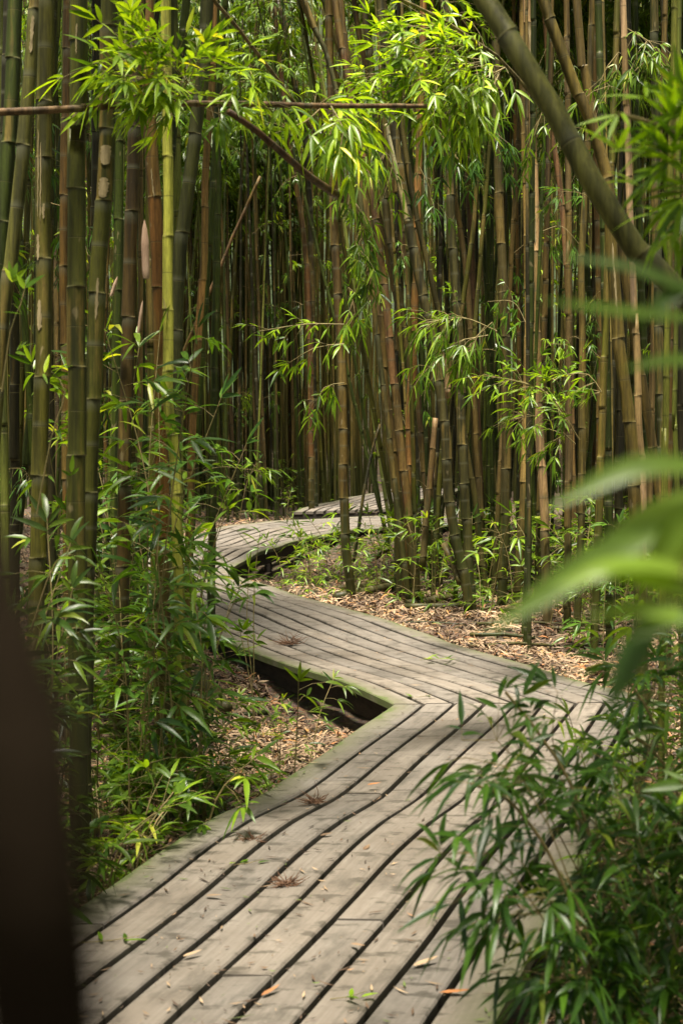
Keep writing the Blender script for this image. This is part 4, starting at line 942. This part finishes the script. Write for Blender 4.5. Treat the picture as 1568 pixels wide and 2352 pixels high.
# ------------------------------------------------------------------ forest floor: litter, fallen culms
def litter(n, seed, name='leaf_litter'):
    r = np.random.default_rng(seed); Yd = np.where(r.random(n) < .45, r.uniform(4.5, 14, n), 2.6 + 22 * r.random(n) ** 1.15); X_ = r.uniform(-.27, .27, n) * Yd
    keep = ~on_deck(X_, Yd); X_, Yd = X_[keep], Yd[keep]; n = len(X_)
    a = r.uniform(0, 6.28, n); L = r.uniform(.05, .13, n) * (1 + Yd * .012); w = r.uniform(.006, .013, n) * (1 + Yd * .03)
    z = gz(X_, Yd) + r.random(n) ** 2 * .035 + .004; p = np.stack([X_, Yd, z], -1)
    el = r.normal(0, .28, n); d = np.stack([np.cos(a) * np.cos(el), np.sin(a) * np.cos(el), np.sin(el)], -1)
    up = np.stack([r.normal(0, .5, n), r.normal(0, .5, n), np.ones(n)], -1); s = np.cross(d, up); s /= np.linalg.norm(s, axis=1)[:, None]
    nn = np.cross(s, d); cu = r.uniform(-.25, .25, n)[:, None] * L[:, None]
    A = p - d * L[:, None] / 2; B = p + d * L[:, None] / 2; M1 = p - d * L[:, None] * .12 + nn * cu; M2 = p + d * L[:, None] * .2 + nn * cu * .8
    VV = np.stack([A, M1 + s * w[:, None] / 2, M1 - s * w[:, None] / 2, M2 + s * w[:, None] * .4, M2 - s * w[:, None] * .4, B], 1)
    b = (np.arange(n) * 6)[:, None]; tri = np.concatenate([b + np.array([[0, 2, 1]]), b + np.array([[3, 4, 5]])]); qd = b + np.array([[1, 2, 4, 3]])
    rv = np.clip(r.beta(1.7, 1.2, n), 0, .999); t2 = np.tile(rv, 2)
    return mesh_np(name, VV.reshape(-1, 3), [(tri, 0), (qd, 0)], [M_LIT], {'UVMap': [np.repeat(np.stack([t2, t2], -1)[:, None], 3, 1), np.repeat(np.stack([rv, rv], -1)[:, None], 4, 1)]})
tag(obj('leaf_litter', litter(105000, 51)), 'dry tan bamboo leaves covering the forest floor', 'leaf litter', None, 'stuff')

# fine debris strewn on the boards
def deck_debris(n, seed):
    r = np.random.default_rng(seed); VV = []; RV = []
    while len(VV) < n:
        Yd = 3.2 + 14 * r.random() ** 1.3; x = r.uniform(-.26, .26) * Yd
        if not on_deck(np.array([x]), np.array([Yd]))[0]: continue
        a = r.uniform(0, 6.28); L = r.choice([.012, .02, .035, .06], p=[.4, .3, .2, .1]) * r.uniform(.7, 1.3); w = min(.008, L * .25); z = float(sag(x, Yd)) + .006
        d = np.array([math.cos(a), math.sin(a), 0]) * L / 2; s = np.array([-math.sin(a), math.cos(a), 0]) * w / 2; p = np.array([x, Yd, z])
        VV.append([p - d, p - s, p + d + (0, 0, .004), p + s]); RV.append(r.choice([r.uniform(.05, .35), r.uniform(.6, .9), .999], p=[.55, .3, .15]))
    n = len(VV); b = (np.arange(n) * 4)[:, None]; RV = np.array(RV)
    return mesh_np('boardwalk_debris', np.array(VV).reshape(-1, 3), [(b + np.array([[0, 1, 2, 3]]), 0)], [M_LIT], {'UVMap': [np.repeat(np.stack([RV, RV], -1)[:, None], 4, 1)]})
tag(obj('deck_debris', deck_debris(1700, 52)), 'tiny leaf and twig scraps strewn over the boards', 'debris', None, 'stuff')

def ground_pt(x, y, z=0.0):
    Yd = (EYE - z) * F / (y - HZ); return np.array([(x - CX) / F * Yd, Yd, z])
def single_leaf(label, x, y, L, wd, ang, color_rv, z=.008, curl=.2):
    v = Veg(int(x + y)); p = ground_pt(x, y, z); d = np.array([math.cos(ang), math.sin(ang), .02])
    v.leaf((0, 0, 0), d, (0, 0, 1), L, wd, -curl, color_rv); me = v.build('fallen_leaf', M_LIT); o = obj('fallen_leaf', me)
    o.location = p + np.array([0, 0, .004]); tag(o, label, 'leaf'); return o
single_leaf('orange fallen leaf on the nearest board by the lower right deck edge', 1008, 2283, .09, .022, -.15, .93)
single_leaf('tan curled leaf lying on the near boards left of the orange leaf', 948, 2222, .085, .024, .5, .85)
single_leaf('small tan leaf across a gap in the left middle of the near deck', 472, 2060, .06, .018, -.3, .84)
single_leaf('small pale leaf low on the near deck at centre', 805, 2170, .06, .018, -.8, .86)
single_leaf('cream leaf chip on the near boards beside the right shrub', 835, 1955, .05, .02, 1.1, .86)
single_leaf('rust coloured leaf wedged in a gap at lower centre', 600, 2290, .07, .016, .8, .92)
single_leaf('brown leaf wedged in a gap at lower left', 420, 2200, .06, .016, .5, .75)
single_leaf('small orange leaf on the near deck below the bend', 843, 1805, .06, .02, .1, .93)
single_leaf('tan leaf on the left boards below the dry tufts', 735, 1922, .05, .02, .3, .84)
def tuft(label, x, y, n, L, seed, green=False):
    r = np.random.default_rng(seed); p = ground_pt(x, y, .004); Vs, Fs, off = [], [], 0; ax = r.uniform(-.3, .3)
    for k in range(n):
        side = r.choice([0., math.pi]); a = ax + side + r.normal(0, .55); e = abs(r.normal(.12, .5)); l = L * r.uniform(.15, 1) ** 1.2
        d = np.array([math.cos(a) * math.cos(e), math.sin(a) * math.cos(e), math.sin(e)]); o0 = np.append(r.normal(0, L * .12, 2), .004)
        P = o0 + np.array([(0, 0, 0), d * l * .5 + r.normal(0, .06, 3) * l, d * l + r.normal(0, .12, 3) * l]); P[:, 2] = np.maximum(P[:, 2], .002)
        V_, f_ = tube(P, [.0016, .0019, .0004], 4); Vs.append(V_); Fs.append(f_ + off); off += len(V_)
    o = obj('dry_tuft', mesh_np('dry_tuft', np.concatenate(Vs), [(np.concatenate(Fs), 0)], [M_TUFT])); o.location = p; tag(o, label, 'tuft'); return o
tuft('large red brown tuft of dried sheath on the middle deck', 668, 1480, 80, .16, 71)
tuft('dark dry tuft on a gap of the near deck just below the bend', 722, 1845, 48, .09, 72)
tuft('dry reddish tuft at the left of the near deck', 582, 1935, 36, .08, 73)
tuft('greyish dry tuft in the middle of the near deck', 656, 2035, 48, .08, 74)
def sprig(label, x, y, n, L, seed, c=(1.3, 1.3, .9)):
    v = Veg(seed); p = ground_pt(x, y, .004); r = v.r
    v.twig([(-L, .0, .006), (0, 0, .012), (L, .02, .02)], .0016)
    for k in range(n): v.leaf((r.uniform(-L, L), 0, .012), (r.normal(), r.normal(), .15), (0, 0, 1), L * r.uniform(.6, 1.2), .014, .1)
    o = obj('green_sprig', v.build('green_sprig', M_LEAF), None, c); o.location = p; tag(o, label, 'sprig'); return o
sprig('fallen green sprig lying on the far side of the middle deck', 1005, 1518, 9, .12, 75)
sprig('small green sprig on the left boards of the near deck', 572, 1990, 4, .05, 76)
sprig('thin green sprig at the lower left of the near deck', 250, 2170, 3, .09, 77, (.7, .8, .6))
sprig('long green leaf scrap near the bottom of the near deck', 800, 2300, 3, .05, 78)
sprig('green scrap by the near bend on the deck', 968, 1605, 3, .06, 79, (.7, .8, .5))

def log(label, a, b, r, colr, seed, lift=0.):
    p0 = np.array([a[0], a[1], g1(a[0], a[1]) + r + lift]); p1 = np.array([b[0], b[1], g1(b[0], b[1]) + r + .01 + (b[2] if len(b) > 2 else 0)])
    return thing_culm('fallen_culm', label, 'fallen bamboo', [p0, (p0 + p1) / 2 + (0, 0, .005), p1], r, r * .9, .4, colr, seed, 12)
def gp(x, y): p = ground_pt(x, y, -.13); return (p[0], p[1])
log('upper tan fallen culm behind the foot of the lone culm', gp(775, 1368), gp(912, 1354), .028, (.42, .28, .16, .6), 81)
log('darker fallen culm lying just in front of the tan one at the lone culm', gp(770, 1382), gp(906, 1364), .042, (.20, .13, .09, .5), 82)
log('weathered fallen culm on the right litter bank', gp(935, 1392), gp(1085, 1380), .035, (.20, .13, .09, .5), 83)
log('grey fallen culm lying lower on the right litter bank', gp(930, 1405), gp(1060, 1402), .032, (.15, .11, .08, .5), 84)
log('tan fallen culm piece on the litter inside the near bend', gp(515, 1712), gp(612, 1748), .030, (.50, .30, .19, .6), 85)
log('thick pale fallen culm tucked under the middle deck', gp(458, 1540), gp(520, 1590), .045, (.42, .33, .24, .6), 86)
log('dark fallen stick in the shade under the middle deck', gp(470, 1600), gp(615, 1590), .018, (.05, .035, .03, .4), 87)
log('thin tan fallen stick at the lower left of the near bend', gp(560, 1770), gp(690, 1800), .014, (.40, .28, .18, .6), 88)
log('dark fallen log at the lower left edge of the near deck', gp(330, 1910), gp(395, 1890), .04, (.06, .04, .03, .4), 89)
r = np.random.default_rng(77)
for k in range(22):
    px, Yd = r.uniform(930, 1500), r.uniform(10.4, 13.2); x = (px - CX) / F * Yd
    if on_deck(np.array([x]), np.array([Yd]))[0] or deck_dist([x], [Yd])[0] < .35: continue
    a = r.normal(0, .5); l = r.uniform(.25, .8); rd = r.uniform(.006, .017)
    p0 = np.array([x - math.cos(a) * l / 2, Yd - math.sin(a) * l / 2, 0]); p1 = np.array([x + math.cos(a) * l / 2, Yd + math.sin(a) * l / 2, 0])
    if on_deck(np.array([p0[0], p1[0]]), np.array([p0[1], p1[1]])).any(): continue
    for p in (p0, p1): p[2] = g1(p[0], p[1]) + rd + .012
    o = thing_culm('fallen_stick', 'dead stick lying on the brown litter of the right bank', 'stick', [p0, (p0 + p1) / 2 + (0, 0, .02), p1], rd, rd * .7, .3, [CB, CD, CS, CP][k % 4], 700 + k, 7); o['group'] = 'sticks on the right bank'
thing_culm('broken_stake', 'broken tan stake leaning right at the foot of the right thicket', 'fallen bamboo', [at(1057, 1340, 12.2), at(1038, 1290, 12.3), at(1018, 1250, 12.4)], .03, .028, .5, (.46, .29, .15, .6), 91, 10)
thing_culm('broken_stake', 'longer tan stake standing slanted left of the broken one', 'fallen bamboo', [at(970, 1312, 12.6), at(974, 1240, 12.6), at(980, 1179, 12.6), at(1000, 960, 12.6)], .032, .024, .5, (.44, .29, .17, .6), 92, 10)
thing_culm('broken_stake', 'short tan stub slanting out of the leaves beside the lone culm', 'fallen bamboo', [at(862, 1283, 14), at(880, 1268, 14), at(895, 1258, 14)], .022, .022, .5, (.46, .30, .17, .6), 93, 8)
thing_culm('dead_stick', 'dark dead stick leaning beside the lone culm over the far deck', 'stick', [at(812, 1290, 14.2), at(828, 1180, 14.2), at(848, 1060, 14.3), at(872, 975, 14.4)], .018, .012, .5, CD, 94, 8)

# bleached scars on some stems: thin flakes of bare pale wood lying on the skin
M_SCAR = mat_simple('bleached_bare_wood', (.12, .095, .04), (.36, .29, .155), 60, .7, (1, 1, .25))
def scar(k, x, y0, y1, wpx, cpx, sd_, off=0.):
    path, Yd, w0 = TR[k][0], TR[k][1], TR[k][2]; root = ROOTS[k]; r = np.random.default_rng(sd_)
    rad = w0 / F * Yd / 2 * 1.045; n = 16; ys = np.linspace(y0, y1, n); half = wpx / w0 * (1 - .0) * np.interp(np.linspace(0, 1, n), [0, .08, .9, 1], [.35, 1, .9, .2]) * (1 + r.normal(0, .16, n))
    K = 7; rows = []; pxs = np.interp(ys, [p[1] for p in path], [p[0] for p in path])
    for y, px, h in zip(ys, pxs, half):
        c = at(px, y, Yd); a0 = math.asin(max(-.9, min(.9, (x - pxs.mean()) / (w0 / 2)))) + off + r.normal(0, .03)
        rows.append([c + np.array([math.sin(a0 + q * h) * rad, -math.cos(a0 + q * h) * rad, 0]) for q in np.linspace(-1, 1, K)])
    V_ = np.array(rows).reshape(-1, 3) - np.array(root.location); I = np.arange(n - 1)[:, None] * K; J = np.arange(K - 1)[None]
    f = np.stack([I + J, I + K + J, I + K + J + 1, I + J + 1], -1).reshape(-1, 4)
    obj('bare_patch', mesh_np('bare_patch', V_, [(f, 0)], [M_SCAR]), root)
scar(7, 246, 337, 382, 24, 0, 1); scar(7, 241, 411, 457, 22, 0, 2); scar(7, 226, 640, 735, 6, 0, 3)
scar(3, 92, 300, 500, 3.0, 0, 4); scar(3, 98, 330, 510, 2.4, 0, 5); scar(3, 104, 470, 505, 5, 0, 6); scar(3, 92, 540, 600, 7, 0, 7); scar(3, 95, 690, 760, 10, 0, 8)
scar(2, 77, 40, 125, 7, 0, 9); scar(10, 353, 390, 455, 2.6, 0, 11); scar(5, 180, 60, 130, 3, 0, 12)
scar(37, 1226, 470, 560, 4, 0, 14); scar(38, 1408, 560, 720, 4, 0, 15); scar(37, 1215, 60, 130, 5, 0, 16)

# loose papery sheaths on a few stems
def sheath(label, x, y0, y1, Yd, wpx, lean, seed):
    r = np.random.default_rng(seed); n = 14; t = np.linspace(0, 1, n); A = at(x, y0, Yd); B = at(x + lean, y1, Yd)
    C = A + (B - A) * t[:, None]; w = wpx / F * Yd * .5 * np.interp(t, [0, .04, .6, .85, 1], [.75, .95, 1., .6, .08]); K = 7; a = np.linspace(-1.9, 1.9, K)
    V_ = np.stack([np.stack([C[:, 0] + w * math.sin(q), C[:, 1] - w * math.cos(q), C[:, 2]], -1) for q in a], 1).reshape(-1, 3) - A
    V2 = V_ + np.array([0, .0015, 0]); I = np.arange(n - 1)[:, None] * K; J = np.arange(K - 1)[None]; f = np.stack([I + J, I + J + 1, I + K + J + 1, I + K + J], -1).reshape(-1, 4)
    o = obj('culm_sheath', mesh_np('culm_sheath', np.concatenate([V_, V2]), [(f, 0), (f[:, ::-1] + n * K, 0)], [M_SHEATH])); o.location = A; tag(o, label, 'sheath'); return o
sheath('big papery pink sheath peeling off beside the orange brown culm', 336, 640, 505, 6.6, 19, -4, 1)
sheath('narrow curled pale sheath strip below the big papery one', 318, 765, 690, 6.6, 8, 10, 2)
sheath('thin white peeling strip left of the big papery sheath', 256, 680, 635, 6.4, 9, 14, 3)
